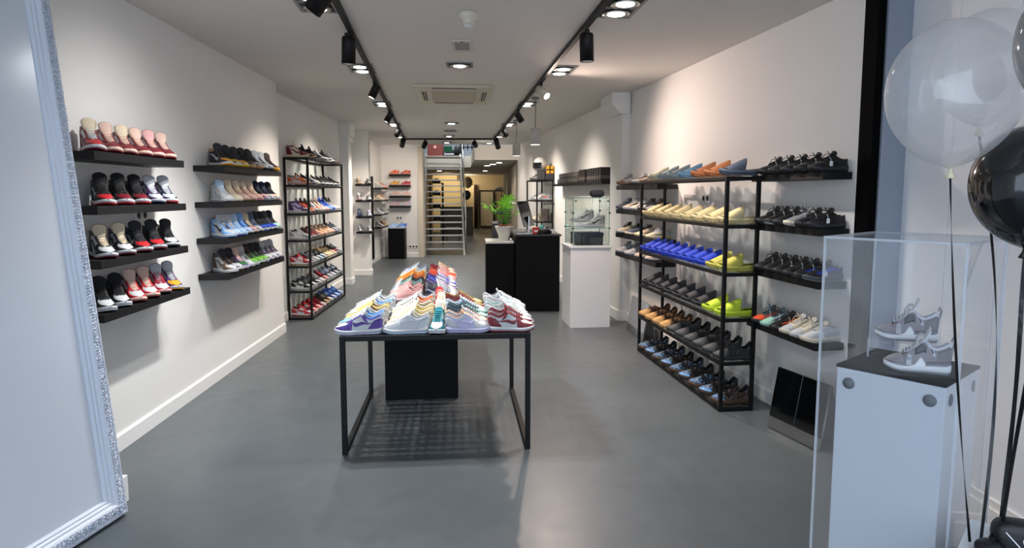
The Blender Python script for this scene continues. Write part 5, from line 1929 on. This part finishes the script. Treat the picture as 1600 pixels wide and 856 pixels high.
def shoe(kind, name, sp, pos, yaw, label, cat, group, scale=1.0, lod=0, tagged=False, skip=(), zs=1.0):
    d = spec(sp)
    NSHOE[0] += 1
    if lod == 2:
        me, keys = MESH[kind, None]
        t = bpy.data.objects.new(name, me)
        COL.objects.link(t)
        for i, k in enumerate(keys):
            t.material_slots[i].link = 'OBJECT'
            t.material_slots[i].material = cmat(d.get(k) or 'white', k)
        t.location = pos
        t.rotation_euler = (0, 0, yaw)
        tag(t, label, cat, group)
    else:
        t = empty(name, pos, yaw, label, cat, group)
        for nm in MESH[kind, 'names']:
            if nm in skip:
                continue
            me, keys = MESH[kind, nm]
            o = bpy.data.objects.new(nm, me)
            COL.objects.link(o)
            o.parent = t
            for i, k in enumerate(keys):
                o.material_slots[i].link = 'OBJECT'
                o.material_slots[i].material = cmat(d.get(k) or 'white', k)
        if tagged:
            o = bpy.data.objects.new('price_tag', TAGM)
            COL.objects.link(o)
            o.parent = t
    t.scale = (scale, scale, scale * zs)
    return t

# ================================================================ STOCK ON THE SHELVES
def row(kind, name, word, items, p, q, z, yaw, place, cat, group, lod=1, jit=.03, scale=1.0, tagged=False, skip=()):
    """items spread evenly from p to q; label = look + place in the row"""
    n = len(items)
    for i, (ph, sp) in enumerate(items):
        f = i / max(1, n - 1)
        x, y = p[0] + (q[0] - p[0]) * f, p[1] + (q[1] - p[1]) * f
        lab = f'{ph} {word}, {ORD[i]} {place}'
        shoe(kind, name, sp, (x, y, z), yaw + rng.uniform(-jit, jit), lab, cat, group, scale * rng.uniform(.985, 1.015), lod, tagged, skip)


def off(pt, n, d):
    return (pt[0] + n[0] * d, pt[1] + n[1] * d)


# -- left, beside the mirror (high-tops with open tongues, toes to the door)
G1 = 'high-top sneakers on the shelves beside the mirror'
redtop = 'q=white t=maroon o=maroon s=maroon g=blush l=blush m=blush u=maroon c=maroon n=black'
U1 = [
    [('red and white', 'q=white t=red o=maroon g=bone l=white m=white u=maroon n=black'), ('maroon and white', redtop), ('maroon cream-tongued', redtop + ' g=bone'),
     ('maroon black-lined', redtop + ' c=black'), ('maroon blush-tongued', redtop + ' g=pink'), ('small maroon', redtop)],
    [('black and red', 'q=black t=red o=black s=white g=black m=white u=red'), ('black and dark red', 'q=black t=maroon o=black g=black m=white u=red'), ('black red-soled', 'q=black t=maroon o=black g=black m=white u=red'),
     ('plum and white grey-tongued', 'q=white t=lgrey o=violet c=black g=lgrey m=lgrey u=navy'), ('navy and white grey-tongued', 'q=white t=white o=navy c=black g=lgrey m=white u=red')],
    [('black and white bone-tongued', 'q=white t=white o=black g=bone l=bone m=white u=maroon'), ('black and white cream-tongued', 'q=white t=white o=black g=bone l=bone m=white u=maroon'), ('black and red blue-collared', 'q=black t=red o=black c=navy s=white g=char m=white u=maroon'),
     ('narrow black and red', 'q=black t=red o=black c=navy g=char m=lgrey u=maroon'), ('black and white', 'q=black t=white o=black g=char l=black m=white u=black')],
    [('black and white all-black-tongued', 'q=black t=white o=black g=black l=black m=white u=white'), ('black white-toed', 'q=black t=white o=black g=black l=black m=white u=white'), ('red and white cream-tongued', 'q=white t=white o=red c=black g=blush l=blush m=blush u=maroon'),
     ('red white-toed', 'q=white t=white o=red c=black g=blush l=blush m=blush u=maroon'), ('crimson grey-tongued', 'q=white t=white o=crimson g=lgrey l=crimson m=pink u=black'), ('purple and yellow', 'q=white t=amber o=violet g=lgrey l=lgrey m=white u=amber')],
]
ends = [(3.53, 4.33), (3.60, 4.33), (3.57, 4.33), (3.53, 4.33)]
for lv in range(4):
    p, q = off(LW(ends[lv][0]), LN, .142), off(LW(ends[lv][1]), LN, .142)
    row('high', 'high_top_sneaker', 'high-top sneaker', U1[lv], p, q, LZ[lv] + .001, R(-44), f'along the {LV[lv]} shelf beside the mirror', 'sneaker', G1, 1, .06, 1.0)

# -- left, second stack
G2 = 'high-top sneakers on the shelves before the tall rack'
U2 = [
    [('black and amber', 'q=black t=amber o=char c=tan g=char m=white u=amber s=white'), ('black yellow-toed', 'q=black t=yellow o=black g=char m=white u=yellow'), ('black yellow-soled', 'q=black t=amber o=violet g=char m=straw u=yellow'), ('black brown tan-soled', 'q=black t=dbrown o=black g=black m=tan u=tan'),
     ('dark grey tan-soled', 'q=dgrey t=grey o=dbrown g=black m=tan u=tan'), ('black and grey white-lined', 'q=white t=grey o=char g=lgrey m=lgrey u=black'), ('black pale-tongued', 'q=white t=lgrey o=char g=lgrey m=grey u=black'), ('black amber-soled', 'q=dbrown t=dbrown o=char g=dbrown m=amber u=amber')],
    [('pure white', 'q=white t=white o=white g=ice l=white m=white u=white n=lgrey'), ('cream', 'q=cream t=cream o=bone g=bone m=cream u=cream'), ('pink beige', 'q=blush t=blush o=pink g=bone m=blush u=tan'), ('rosy beige', 'q=blush t=blush o=pink g=bone m=blush u=tan'), ('pale pink', 'q=cream t=blush o=pink g=bone m=pink u=pink'),
     ('black pale-soled', 'q=black t=pink o=black g=navy m=lilac u=white'), ('navy black pale-soled', 'q=black t=lgrey o=black g=navy m=lgrey u=lgrey'), ('black pink-toed', 'q=black t=blush o=black g=black m=lgrey u=blush')],
    [('sky blue dark-striped', 'q=white t=white o=sky s=navy g=lgrey l=navy m=white u=sky'), ('sky blue and white', 'q=white t=ice o=sky g=white l=lgrey m=white u=blue'), ('sky blue', 'q=white t=ice o=sky g=ice m=ice u=sky'), ('blue and navy', 'q=ice t=ice o=blue c=navy g=sky m=white u=black'), ('brown tan-tongued', 'q=dbrown t=pink o=black g=bone m=blush u=black'),
     ('grey slate', 'q=slate t=lgrey o=slate g=slate m=white u=black'), ('royal blue and black', 'q=black t=blue o=black g=char m=white u=blue'), ('black and blue', 'q=blue t=blue o=black g=char m=white u=navy'), ('royal blue black-collared', 'q=blue t=royal o=navy c=black g=dgrey m=white u=navy'), ('black mint-toed', 'q=sky t=mint o=black g=char m=white u=mint')],
    [('mocha and white', 'q=white t=white o=mocha c=black g=char l=black m=white u=white s=mocha'), ('black brown-toed', 'q=white t=white o=dbrown c=black g=char l=black m=white u=mocha'), ('pink green purple', 'q=pink t=green o=purple c=amber g=blush m=lilac u=pink'), ('white grey-tongued', 'q=white t=white o=lgrey c=black g=lgrey l=black m=white u=white'), ('dark green', 'q=black t=lime o=green c=black g=dbrown m=white u=white'), ('pine green', 'q=black t=lime o=green c=black g=char m=white u=green'),
     ('green black-toed', 'q=green t=lime o=black c=green g=char m=white u=lgrey'), ('purple and white', 'q=white t=white o=violet c=black g=lgrey l=black m=white u=violet'), ('purple grey-tongued', 'q=white t=white o=violet c=black g=lgrey l=black m=white u=violet'), ('violet and white', 'q=white t=white o=violet c=black g=lgrey l=black m=white u=violet')],
]
for lv in range(4):
    p, q = off(LW(5.27), LN, .152), off(LW(6.49), LN, .152)
    row('high', 'high_top_sneaker', 'high-top sneaker', U2[lv], p, q, LZ[lv] + .001, R(-36), f'along the {LV[lv]} shelf before the rack', 'sneaker', G2, 1, .05)

# -- tall left rack, seven tiers
G3 = 'sneakers on the tall left rack'
U3 = [
    [('red and white', 'q=white t=white o=red m=white u=red g=red'), ('crimson and white', 'q=white t=pink o=red m=white u=red g=red'), ('red pink-toed', 'q=red t=pink o=red m=white u=red g=red'), ('dark red', 'q=red t=white o=crimson m=white u=crimson g=crimson'), ('dark brown', 'q=brown t=tan o=dbrown m=bone g=char'), ('grey brown', 'q=lgrey t=bone o=mocha m=white g=brown'), ('blue and white', 'q=ice t=white o=blue m=white g=blue'), ('blue sky-toed', 'q=sky t=ice o=blue m=sky g=blue'), ('bright blue', 'q=sky t=ice o=blue m=white g=blue')],
    [('black and white', 'q=white t=white o=black m=white u=white g=black'), ('black white-striped', 'q=white t=white o=black m=white u=white g=black s=white'), ('white black-collared', 'q=white t=white o=black m=white g=black'), ('cream and grey', 'q=cream t=white o=lgrey m=white g=grey'), ('crimson pink-toed', 'q=crimson t=pink o=crimson m=white g=crimson'), ('slate and white', 'q=lilac t=white o=slate m=white g=slate'), ('pale blue grey', 'q=ice t=white o=lilac m=white g=slate'), ('navy and white', 'q=white t=white o=navy m=white g=navy'), ('navy pale-toed', 'q=ice t=white o=navy m=white g=navy')],
    [('red silver-striped', 'q=white t=blush o=crimson s=pink m=white u=tan g=red'), ('dark grey red-backed', 'q=crimson t=grey o=dgrey m=white g=grey'), ('grey', 'q=lgrey t=white o=grey m=white g=grey'), ('black ice-toed', 'q=white t=ice o=black m=ice g=black'), ('black and pale blue', 'q=white t=ice o=black m=white g=black'), ('tan', 'q=bone t=cream o=tan m=cream g=tan'), ('cream tan', 'q=bone t=cream o=straw m=cream g=brown'), ('beige', 'q=bone t=blush o=tan m=cream g=brown'), ('black and red', 'q=black t=crimson o=black m=white g=black'), ('green grey', 'q=grey t=lgrey o=dteal m=white g=char')],
    [('grey and white', 'q=white t=white o=grey s=white m=white u=lgrey g=lgrey'), ('burgundy and black', 'q=black t=burg o=maroon m=white g=black'), ('burgundy white-soled', 'q=white t=burg o=maroon m=white g=black'), ('peach brown-topped', 'q=blush t=peach o=peach c=brown m=blush g=brown'), ('peach', 'q=bone t=peach o=peach c=brown m=blush g=brown'), ('peach tan', 'q=bone t=blush o=tan c=brown m=blush g=brown'), ('peach red-lined', 'q=blush t=blush o=peach c=maroon m=pink g=brown'), ('navy and white', 'q=white t=white o=navy m=white g=navy'), ('slate navy', 'q=white t=white o=slate c=navy m=white g=navy')],
    [('purple and grey', 'q=lilac t=white o=violet m=white u=white g=violet'), ('orange purple-topped', 'q=orange t=orange o=coral c=violet m=white g=black'), ('orange and black', 'q=coral t=white o=black m=white g=char'), ('white orange-toed', 'q=white t=coral o=white m=white g=lgrey'), ('blush pink', 'q=cream t=white o=blush m=white g=blush'), ('pink', 'q=cream t=pink o=pink m=pink g=blush'), ('sky blue', 'q=sky t=sky o=blue m=white g=blue'), ('blue', 'q=blue t=sky o=blue m=blue g=blue'), ('white dark-laced', 'q=white t=white o=lilac m=white g=char l=black'), ('white dark-collared', 'q=white t=white o=white c=char m=white g=char')],
    [('orange black and white', 'q=white t=white o=orange c=black m=white g=black'), ('navy black', 'q=black t=navy o=black m=white g=black'), ('white and cream', 'q=cream t=white o=white m=cream g=grey'), ('black white-soled', 'q=black t=black o=black m=white g=black'), ('black white-edged', 'q=black t=char o=black m=white g=black'), ('black pale-edged', 'q=black t=black o=char m=lgrey g=black'), ('matt black', 'q=black t=char o=black m=white g=black'), ('plain black', 'q=black t=black o=black m=white g=black')],
    [('maroon and peach', 'q=cream t=peach o=maroon s=maroon m=cream u=straw g=cream'), ('black', 'q=black t=peach o=black m=blush g=black'), ('black dark-soled', 'q=black t=black o=black m=grey g=black'), ('grey lilac', 'q=lgrey t=lilac o=grey m=dgrey g=lgrey'), ('black grey-backed', 'q=black t=lgrey o=black m=lgrey g=black'), ('brown grey', 'q=grey t=mocha o=grey m=mocha g=lgrey')],
]
TN = ['bottom', 'second lowest', 'third lowest', 'middle', 'third highest', 'second highest', 'topmost']
rc, rs = math.cos(-0.0465 * -1), math.sin(0.0465)
lrp = lambda d, l: (-2.538 - d * .9989 - l * .0465, 8.043 + l * .9989 - d * .0465)
for lv in range(7):
    hi = lv in (6,)
    p, q = lrp(.155, .12), lrp(.155, 1.86)
    row('low' if lv not in (6, 4) else 'high', 'rack_sneaker', 'sneaker', U3[lv], p, q, LRZ[lv] + (.0075 if lv else .0083), R(-4), f'from near end of {TN[lv]} tier, tall left rack', 'sneaker', G3, 1, .05, 1.0, False, ('laces',))

# -- display table: five columns
G4 = 'low sneakers on the display table'


def tab(u, v, z=None):
    c, s = math.cos(.085), math.sin(.085)
    return (-1.045 + u * c - v * s, 3.80 + u * s + v * c, TH + .0005)


def trow(items, u, v0, dv, yaw, place, jit=.09):
    for i, (ph, sp) in enumerate(items):
        x, y, z = tab(u + rng.uniform(-.012, .012), v0 + i * dv)
        shoe('low', 'low_sneaker', sp, (x, y, z), yaw + .085 + rng.uniform(-jit, jit), f'{ph} low sneaker, {ORD[i]} from front, {place}', 'sneaker', G4, rng.uniform(.985, 1.015), 0 if i < 4 else 1)


trow([('purple and white', 'q=white t=white o=purple m=white g=white l=white n=sky u=lilac'), ('sky blue and white', 'q=white t=sky o=white c=sky m=white g=white n=sky'), ('straw yellow and white', 'q=white t=straw o=white s=straw m=white g=straw n=tan'), ('tan yellow', 'q=butter t=white o=straw m=lgrey g=straw n=tan'),
      ('white blue-lined', 'q=white t=white o=white s=ice m=white c=sky n=sky u=ice'), ('white ice-striped', 'q=ice t=white o=white m=white n=lgrey u=white'), ('pale grey and white', 'q=white t=lgrey o=white m=white n=lgrey u=white')], .105, .085, .143, PI, 'outer left table column')
trow([('plain pale white', 'q=white t=white o=white m=white n=lgrey u=ice g=white'), ('butter cream', 'q=butter t=butter o=cream m=cream n=straw u=cream'), ('cream yellow-heeled', 'q=cream t=cream o=butter c=butter m=white n=yellow u=cream'), ('white butter-trimmed', 'q=cream t=white o=cream m=white n=olive u=white'),
      ('white black-laced', 'q=white t=white o=cream l=black m=white s=char n=orange u=white'), ('white orange-lined', 'q=white t=white o=white c=orange m=white n=orange u=white'), ('white crimson-marked', 'q=white t=white o=white s=crimson m=white n=navy u=pink')], .395, .085, .143, PI, 'inner left table column')
trow([('white peach-laced lilac', 'q=lilac t=lgrey o=white s=lilac m=lilac g=peach l=peach n=peach u=lilac'), ('white peach', 'q=white t=blush o=white m=white l=peach n=peach u=blush'), ('dark teal mint-toed', 'q=dteal t=mint o=dteal m=lgrey n=dteal l=mint'), ('slate teal', 'q=slate t=mint o=dteal m=lgrey n=dteal l=dteal'),
      ('white pale grey', 'q=white t=white o=ice m=white n=lgrey'), ('burgundy gum-toed', 'q=burg t=olive o=burg m=pink n=burg c=maroon'), ('olive and burgundy', 'q=olive t=straw o=olive c=burg m=burg n=straw')], .777, .085, .143, 0, 'inner right table column')
trow([('burgundy and white', 'q=white t=white o=burg m=white g=burg l=burg n=burg u=burg'), ('burgundy white-toed', 'q=white t=white o=burg m=white g=burg l=burg n=burg u=burg'), ('white burgundy-tipped', 'q=white t=white o=white s=burg m=white u=burg n=lgrey'), ('white mint-laced', 'q=white t=white o=white l=mint m=white u=burg n=mint'),
      ('white ice-sided', 'q=ice t=white o=white m=white u=white n=lgrey'), ('silver white', 'q=lgrey t=white o=silver m=white s=black n=lgrey'), ('grey white', 'q=white t=lgrey o=silver m=white n=grey')], 1.062, .085, .143, 0, 'outer right table column')
trow([('teal and white', 'q=white t=white o=teal m=white g=teal l=teal u=white'), ('cream grey', 'q=cream t=cream o=bone m=cream g=cream l=lgrey'), ('cream pink', 'q=cream t=blush o=cream c=pink m=cream g=bone l=cream'), ('red and cream', 'q=white t=cream o=red m=white g=red l=cream')], .588, .125, .30, -PI / 2, 'toe-out centre of table')

# -- plinth behind the table
G5 = 'low sneakers on the black plinth behind the table'


def plp(u, v):
    c, s = math.cos(.10), math.sin(.10)
    return (-.985 + u * c - v * s, 4.85 + u * s + v * c, .7125)


PLL = [('blush pink brown-lined', 'q=pink t=blush o=pink m=white n=dbrown'), ('dusty pink', 'q=pink t=white o=pink m=lgrey n=mocha'), ('mint green-lined', 'q=mint t=white o=dteal m=white n=mint'), ('dark teal', 'q=dteal t=white o=black m=mint n=black'), ('orange black-lined', 'q=amber t=white o=orange m=white n=black'), ('bright orange', 'q=orange t=amber o=amber m=cream n=orange'), ('cream butter', 'q=butter t=cream o=cream m=cream n=lgrey'), ('sky white', 'q=ice t=white o=ice m=white n=slate'), ('slate blue and white', 'q=white t=lilac o=slate m=white n=lilac')]
PRL = [('navy and white', 'q=white t=white o=navy m=cream n=navy l=ice'), ('black and silver', 'q=white t=lgrey o=dgrey m=white n=char'), ('purple and white', 'q=white t=white o=purple m=white n=violet'), ('royal blue and white', 'q=white t=white o=royal m=white n=royal'), ('blue violet', 'q=lilac t=white o=purple m=white n=purple'), ('coral red and white', 'q=white t=white o=coral m=white n=coral'), ('orange red', 'q=white t=coral o=coral m=white n=orange'), ('cream red-tipped', 'q=cream t=cream o=red m=white n=maroon'), ('crimson and bone', 'q=bone t=cream o=crimson m=white n=maroon')]
for items, u, yaw, pl in ((PLL, .128, PI, 'left row of rear plinth'), (PRL, .437, 0, 'right row of rear plinth')):
    for i in range(18):
        ph_, sp = items[i // 2]
        x, y, z = plp(u + rng.uniform(-.012, .012), .42 + i * .108)
        shoe('low', 'low_sneaker', sp, (x, y, z), yaw + .10 + rng.uniform(-.08, .08), f'{ph_} low sneaker, {ORD[i]} from front, {pl}', 'sneaker', G5, .94, 2)

# -- wide right rack
SKIP = ()
rrp = lambda d, l: (1.525 + d * .9918 - l * .128, 4.58 + l * .9918 + d * .128)
G6 = 'foam slides on the wide right rack'
G7 = 'foam clogs on the wide right rack'
YR = PI + .128


def rrow(kind, word, items, l0, l1, lv, place, grp, d=.135, jit=.04, yaw=YR, cat='slide', lod=0, scale=1.0):
    row(kind, {'slide': 'foam_slide', 'clog': 'foam_clog'}[kind], word, items, rrp(d, l0), rrp(d, l1), RRZ[lv] + .0075 if lv else .0385, yaw, place, cat, grp, lod, jit, scale)


# item order runs from the near (right) post to the far one
rrow('slide', 'foam slide', [('dark slate', 'f=indigo'), ('rust brown', 'f=rust'), ('brown', 'f=rust'), ('steel blue', 'f=steel'), ('blue grey', 'f=spruce'), ('grey teal', 'f=spruce'), ('sage grey', 'f=sage')], .09, 1.62, 5, 'from near post on top of the wide rack', G6)
rrow('slide', 'foam slide', [('cream', 'f=vanilla')] * 8, .10, 1.75, 4, 'from near post on the cream tier', G6)
rrow('slide', 'foam slide', [('khaki green', 'f=khaki'), ('khaki yellow', 'f=khaki')] + [('royal blue', 'f=royal')] * 9, .10, 1.80, 3, 'from near post on the blue tier', G6)
rrow('slide', 'foam slide', [('neon yellow', 'f=acid'), ('bright neon', 'f=acid')] + [('black', 'f=onyx')] * 7, .10, 1.75, 2, 'from near post on the black slide tier', G6)
rrow('clog', 'foam clog', [('charcoal', 'q=char t=dgrey o=onyx m=char b=dgrey n=black')] * 6 + [('tan brown', 'q=copper t=ochre o=cocoa m=ochre b=ochre n=cocoa')] * 4, .08, 1.76, 1, 'from near post, second lowest tier of wide rack', G7, cat='clog', scale=1.06)
rrow('clog', 'foam clog', [('brown and ice blue', 'q=swirlbrown t=swirlblue o=swirlbrown m=cocoa b=swirlblue n=black')] + [('blue swirled brown', 'q=swirlbrown t=swirlblue o=black m=dbrown b=sky n=black'), ('blue black swirled', 'q=swirlblue t=swirlblue o=dbrown m=cocoa b=swirlblue n=black')] * 4, .10, 1.78, 0, 'from near post, floor tier of wide rack', G7, cat='clog', scale=1.06)

# -- right wall shelves, knitted runners with paper tags
G8 = 'knitted sneakers on the right wall shelves'
bk = 'q=black t=black o=char m=onyx u=black g=black l=black x=black'
K = [
    [('black tagged', bk), ('all black', bk), ('black loop-laced', bk), ('matt black', bk), ('small black', bk)],
    [('black', bk + ' m=char'), ('black strap-tagged', bk + ' q=char'), ('grey speckled white-soled', 'q=grey t=grey o=lgrey m=cream u=white g=grey l=char x=grey'), ('black tall-laced', bk), ('black plain', bk + ' u=white'), ('black pointed', bk)],
    [('blue striped black', 'q=navy t=black o=black m=dgrey u=grey g=black l=black x=royal c=royal'), ('blue marked black', 'q=black t=black o=black m=char u=dgrey g=black l=black x=royal'), ('dark grey black', bk + ' q=char'), ('black thick-soled', bk), ('black white-tagged', bk), ('black knitted', bk)],
    [('white cream', 'q=white t=white o=white m=cream u=cream g=bone l=white x=white n=lgrey c=lgrey'), ('white grey-lined', 'q=cream t=white o=cream m=white u=cream g=lgrey l=cream x=cream n=lgrey c=lgrey'), ('bone white', 'q=cream t=white o=white m=cream u=cream g=lgrey l=bone x=cream n=bone c=lgrey'), ('black orange-striped', bk + ' x=coral'), ('teal green', 'q=spruce t=mint o=dteal m=mint u=lgrey g=dteal l=char x=dteal'), ('grey black orange-topped', 'q=dgrey t=coral o=char m=char u=black g=char l=dteal x=coral')],
]
for lv in range(4):
    n = len(K[lv])
    p, q = off(RW(4.03), RN, .115), off(RW(4.62), RN, .112)
    row('runner', 'knitted_sneaker', 'knitted sneaker', K[lv], p, q, RZ[lv] + .001, PI + .155 + .10, f'from the near end, {LV[lv]} shelf by the black post', 'sneaker', G8, 0, .04, .94, True)

# -- short shelves beyond the slide rack
G9 = 'sneakers on the shelves beyond the slide rack'
K2 = [
    [('striped dark grey', 'q=dgrey t=mocha o=lgrey m=char g=grey x=cream'), ('striped brown grey', 'q=mocha t=grey o=char m=dgrey g=lgrey x=cream'), ('striped taupe', 'q=grey t=mocha o=dgrey m=mocha g=grey x=lgrey')],
    [('dark glossy grey', 'q=char t=grey o=black m=grey g=black l=black x=lgrey'), ('grey black', 'q=dgrey t=lgrey o=char m=char g=black l=black'), ('white black-sided', 'q=white t=cream o=white m=white g=lgrey x=black'), ('cream black-sided', 'q=cream t=cream o=white m=white g=lgrey x=black'), ('slate', 'q=indigo t=indigo o=indigo m=indigo g=indigo l=indigo')],
    [('white cream-soled', 'q=white t=cream o=lgrey m=butter g=grey l=white x=butter'), ('bone speckled', 'q=bone t=cream o=grey m=butter g=mocha l=char'), ('navy black-laced', 'q=slate t=slate o=navy m=cream g=black l=black'), ('cream black-laced', 'q=bone t=cream o=black m=lgrey g=black l=black')],
    [('red-marked grey', 'q=grey t=blush o=dgrey m=white g=dgrey l=dgrey x=coral'), ('mottled grey', 'q=lgrey t=blush o=grey m=cream g=dgrey l=grey'), ('white speckle-laced', 'q=white t=white o=white m=white g=dgrey l=grey'), ('white', 'q=white t=white o=white m=white g=grey l=grey')],
]
for lv in range(4):
    p, q = off(RW(6.72), RN, .12), off(RW(7.70), RN, .12)
    row('runner', 'knitted_sneaker', 'runner', K2[lv], p, q, RZ2[lv] + .001, PI + .155 + .12, f'from rack side, {LV[lv]} shelf beyond the slide rack', 'sneaker', G9, 1, .05, 1.0, False, ())

# -- two grey sneakers under the clear cover
ms = 'q=#8c8489 t=#979093 o=#787379 m=#e6e6e8 u=#77747c c=#cfcdd4 g=#d9d9de l=white n=lgrey wing=#f2f2f4 band=#77737b net=#3a3a40 wingplate=#c3c5cf heeltab=#8d8a90 tag=white'
ap = lambda x, y: (A0.x + x * e1.x - y * e1.y, A0.y + x * e1.y + y * e1.x)
fx = ap(.232, .115)
shoe('mid', 'mid_top_sneaker', ms, (*fx, PEDH + .0125), rz + PI + .36, 'mauve grey sneaker with netting, flat on the black pedestal top', 'sneaker', None, .70, 0, False, (), 1.32)
fx = ap(.145, .255)
shoe('mid', 'mid_top_sneaker', ms, (*fx, PEDH + .0125 + .0812), rz + PI + .38, 'mauve grey sneaker with netting, raised on the clear riser', 'sneaker', None, .70, 0, False, (), 1.32)

# -- two grey and white high-tops in the glass case
hs = 'q=white t=white o=#a3a7ab s=#4a4e52 g=#c9ccce l=#c9ccce m=white u=#b9c6cc n=grey'
shoe('high', 'high_top_sneaker', hs, (.985, 7.75, 1.1975), PI + .22, 'grey and white high-top sneaker standing on the glass shelf', 'sneaker', None, 1.0, 0)
shoe('high', 'high_top_sneaker', hs, (.86, 7.86, 1.2585), PI + .14, 'grey and white high-top sneaker raised on the riser in the glass case', 'sneaker', None, 1.0, 0)

# -- far stock, a few pixels each
GF = 'small sneakers on the far shelves'
far_specs = [('orange', 'q=coral t=coral o=orange m=blush'), ('red orange', 'q=orange t=coral o=red m=blush'), ('amber', 'q=amber t=yellow o=amber m=white'), ('pink red', 'q=crimson t=pink o=red m=pink'), ('blush', 'q=blush t=white o=blush m=white'), ('pale pink', 'q=pink t=white o=blush m=white'), ('lilac', 'q=lilac t=white o=pink m=white'), ('pink lilac', 'q=pink t=white o=lilac m=white')]
k = 0
for lv in range(4):
    for i in range(2):
        ph_, sp = far_specs[k]
        k += 1
        shoe('low', 'low_sneaker', sp, (-2.94 + i * .28, 16.09, FZ3[lv] + .001), PI, f'{ph_} sneaker at the {"left" if i == 0 else "right"} of the {LV[lv]} back wall shelf', 'sneaker', GF, .85, 2)
fs2 = [[('cream white', 'q=cream t=white o=white m=white'), ('pink coral', 'q=blush t=white o=coral m=white'), ('blush coral', 'q=white t=blush o=coral m=white')], [('bone', 'q=cream t=bone o=bone m=white'), ('peach', 'q=peach t=white o=blush m=white'), ('bone peach', 'q=bone t=white o=peach m=white')],
       [('white', 'q=white t=white o=lgrey m=white'), ('grey', 'q=grey t=white o=dgrey m=white'), ('white grey', 'q=white t=white o=grey m=white')], [('white brown', 'q=white t=white o=brown m=white'), ('brown', 'q=brown t=tan o=dbrown m=bone'), ('tan', 'q=bone t=white o=tan m=white')]]
for lv in range(4):
    for i, (ph_, sp) in enumerate(fs2[lv]):
        y_ = 15.15 + i * .36
        shoe('low', 'low_sneaker', sp, (-3.23 - (y_ - 14.95) * .041 + .10, y_, FZ2[lv] + .001), -.5, f'{ph_} sneaker, {ORD[i]} along the {LV[lv]} thin shelf beyond the black panel', 'sneaker', GF, .95, 2)
fs1 = [[('tan brown', 'q=bone t=tan o=brown m=cream'), ('grey', 'q=grey t=grey o=char m=grey')], [('black red', 'q=white t=white o=maroon c=black m=white'), ('grey white', 'q=grey t=white o=dgrey m=white')], [('navy', 'q=slate t=navy o=navy m=navy'), ('pale slate', 'q=lilac t=white o=slate m=white')], [('black white', 'q=white t=white o=black m=white'), ('white black', 'q=white t=white o=black m=lgrey')]]
for lv in range(4):
    for i, (ph_, sp) in enumerate(fs1[lv]):
        shoe('high' if i == 0 else 'low', 'far_sneaker', sp, (-2.965 + i * .19, 12.46, FZ1[lv] + .001), -1.15, f'{ph_} sneaker at the {"wall" if i == 0 else "room"} side of the {LV[lv]} pillar shelf', 'sneaker', GF, .8, 2)
for i, (ph_, sp) in enumerate([('sky blue', 'q=ice t=white o=sky m=white'), ('blue', 'q=sky t=ice o=blue m=white')]):
    shoe('low', 'low_sneaker', sp, (-2.95 + .20 * i, 15.85 + .05 * i, .7725), PI + .4, f'{ph_} sneaker at the {"left" if i == 0 else "right"} of the small black pedestal top', 'sneaker', GF, .9, 2)
# rear rack behind the counter
rkp = lambda d, l: (.46 + d * .988 - l * .1565, 12.1 + l * .988 + d * .1565)
G10 = 'sneakers on the rear rack behind the counter'
for lv, z, its in ((0, 1.48, [('white red-heeled', 'q=white t=white o=grey s=coral m=white'), ('white grey', 'q=white t=white o=lgrey m=white'), ('pink grey', 'q=blush t=white o=grey m=white'), ('grey', 'q=lgrey t=white o=grey m=white'), ('black grey', 'q=grey t=lgrey o=char m=white')]),
                   (1, 1.08, [('cream', 'q=cream t=cream o=bone m=cream'), ('cream peach', 'q=cream t=bone o=peach m=cream'), ('bone', 'q=bone t=cream o=bone m=cream'), ('white coral', 'q=white t=white o=coral m=white')]),
                   (2, 0.85, [('grey white', 'q=white t=lgrey o=grey m=white'), ('black', 'q=grey t=lgrey o=black m=white'), ('slate', 'q=lgrey t=white o=slate m=white')])):
    if lv == 1:
        its = its[:2]
    for i, (ph_, sp) in enumerate(its):
        x_, y_ = rkp(.165, (.12 if lv != 1 else .55) + i * .17)
        shoe('low', 'low_sneaker', sp, (x_, y_, z + .006), PI + .155, f'{ph_} sneaker, {ORD[i]} on the {["upper", "middle", "lower"][lv]} shelf of the rear rack', 'sneaker', G10, .95, 2)
for i in range(4):
    x_, y_ = rkp(.165, .42 + i * .15)
    shoe('low', 'low_sneaker', 'q=grey t=lgrey o=dgrey m=grey', (x_, y_, RZT + .001), PI + .155, f'grey sneaker, {ORD[i]} behind the boxes on top of the rear rack', 'sneaker', G10, .95, 2)
# dim rack in the back room
bkp = lambda d, l: (-.62 + d - l * .045, 22.5 + l)
for lv, z in ((0, 1.72), (1, .90), (2, .45)):
    for i in range(6):
        x_, y_ = bkp(.165, .25 + i * .36)
        shoe('low', 'low_sneaker', ['q=white t=white o=lgrey m=white', 'q=lilac t=white o=slate m=white', 'q=white t=blush o=maroon m=white'][(i + lv) % 3], (x_, y_, z + .006), PI, f'pale sneaker, {ORD[i]} from front, {["top", "middle", "low"][lv]} tier of dim back rack', 'sneaker', 'pale sneakers in the dim back room', 1.0, 2)
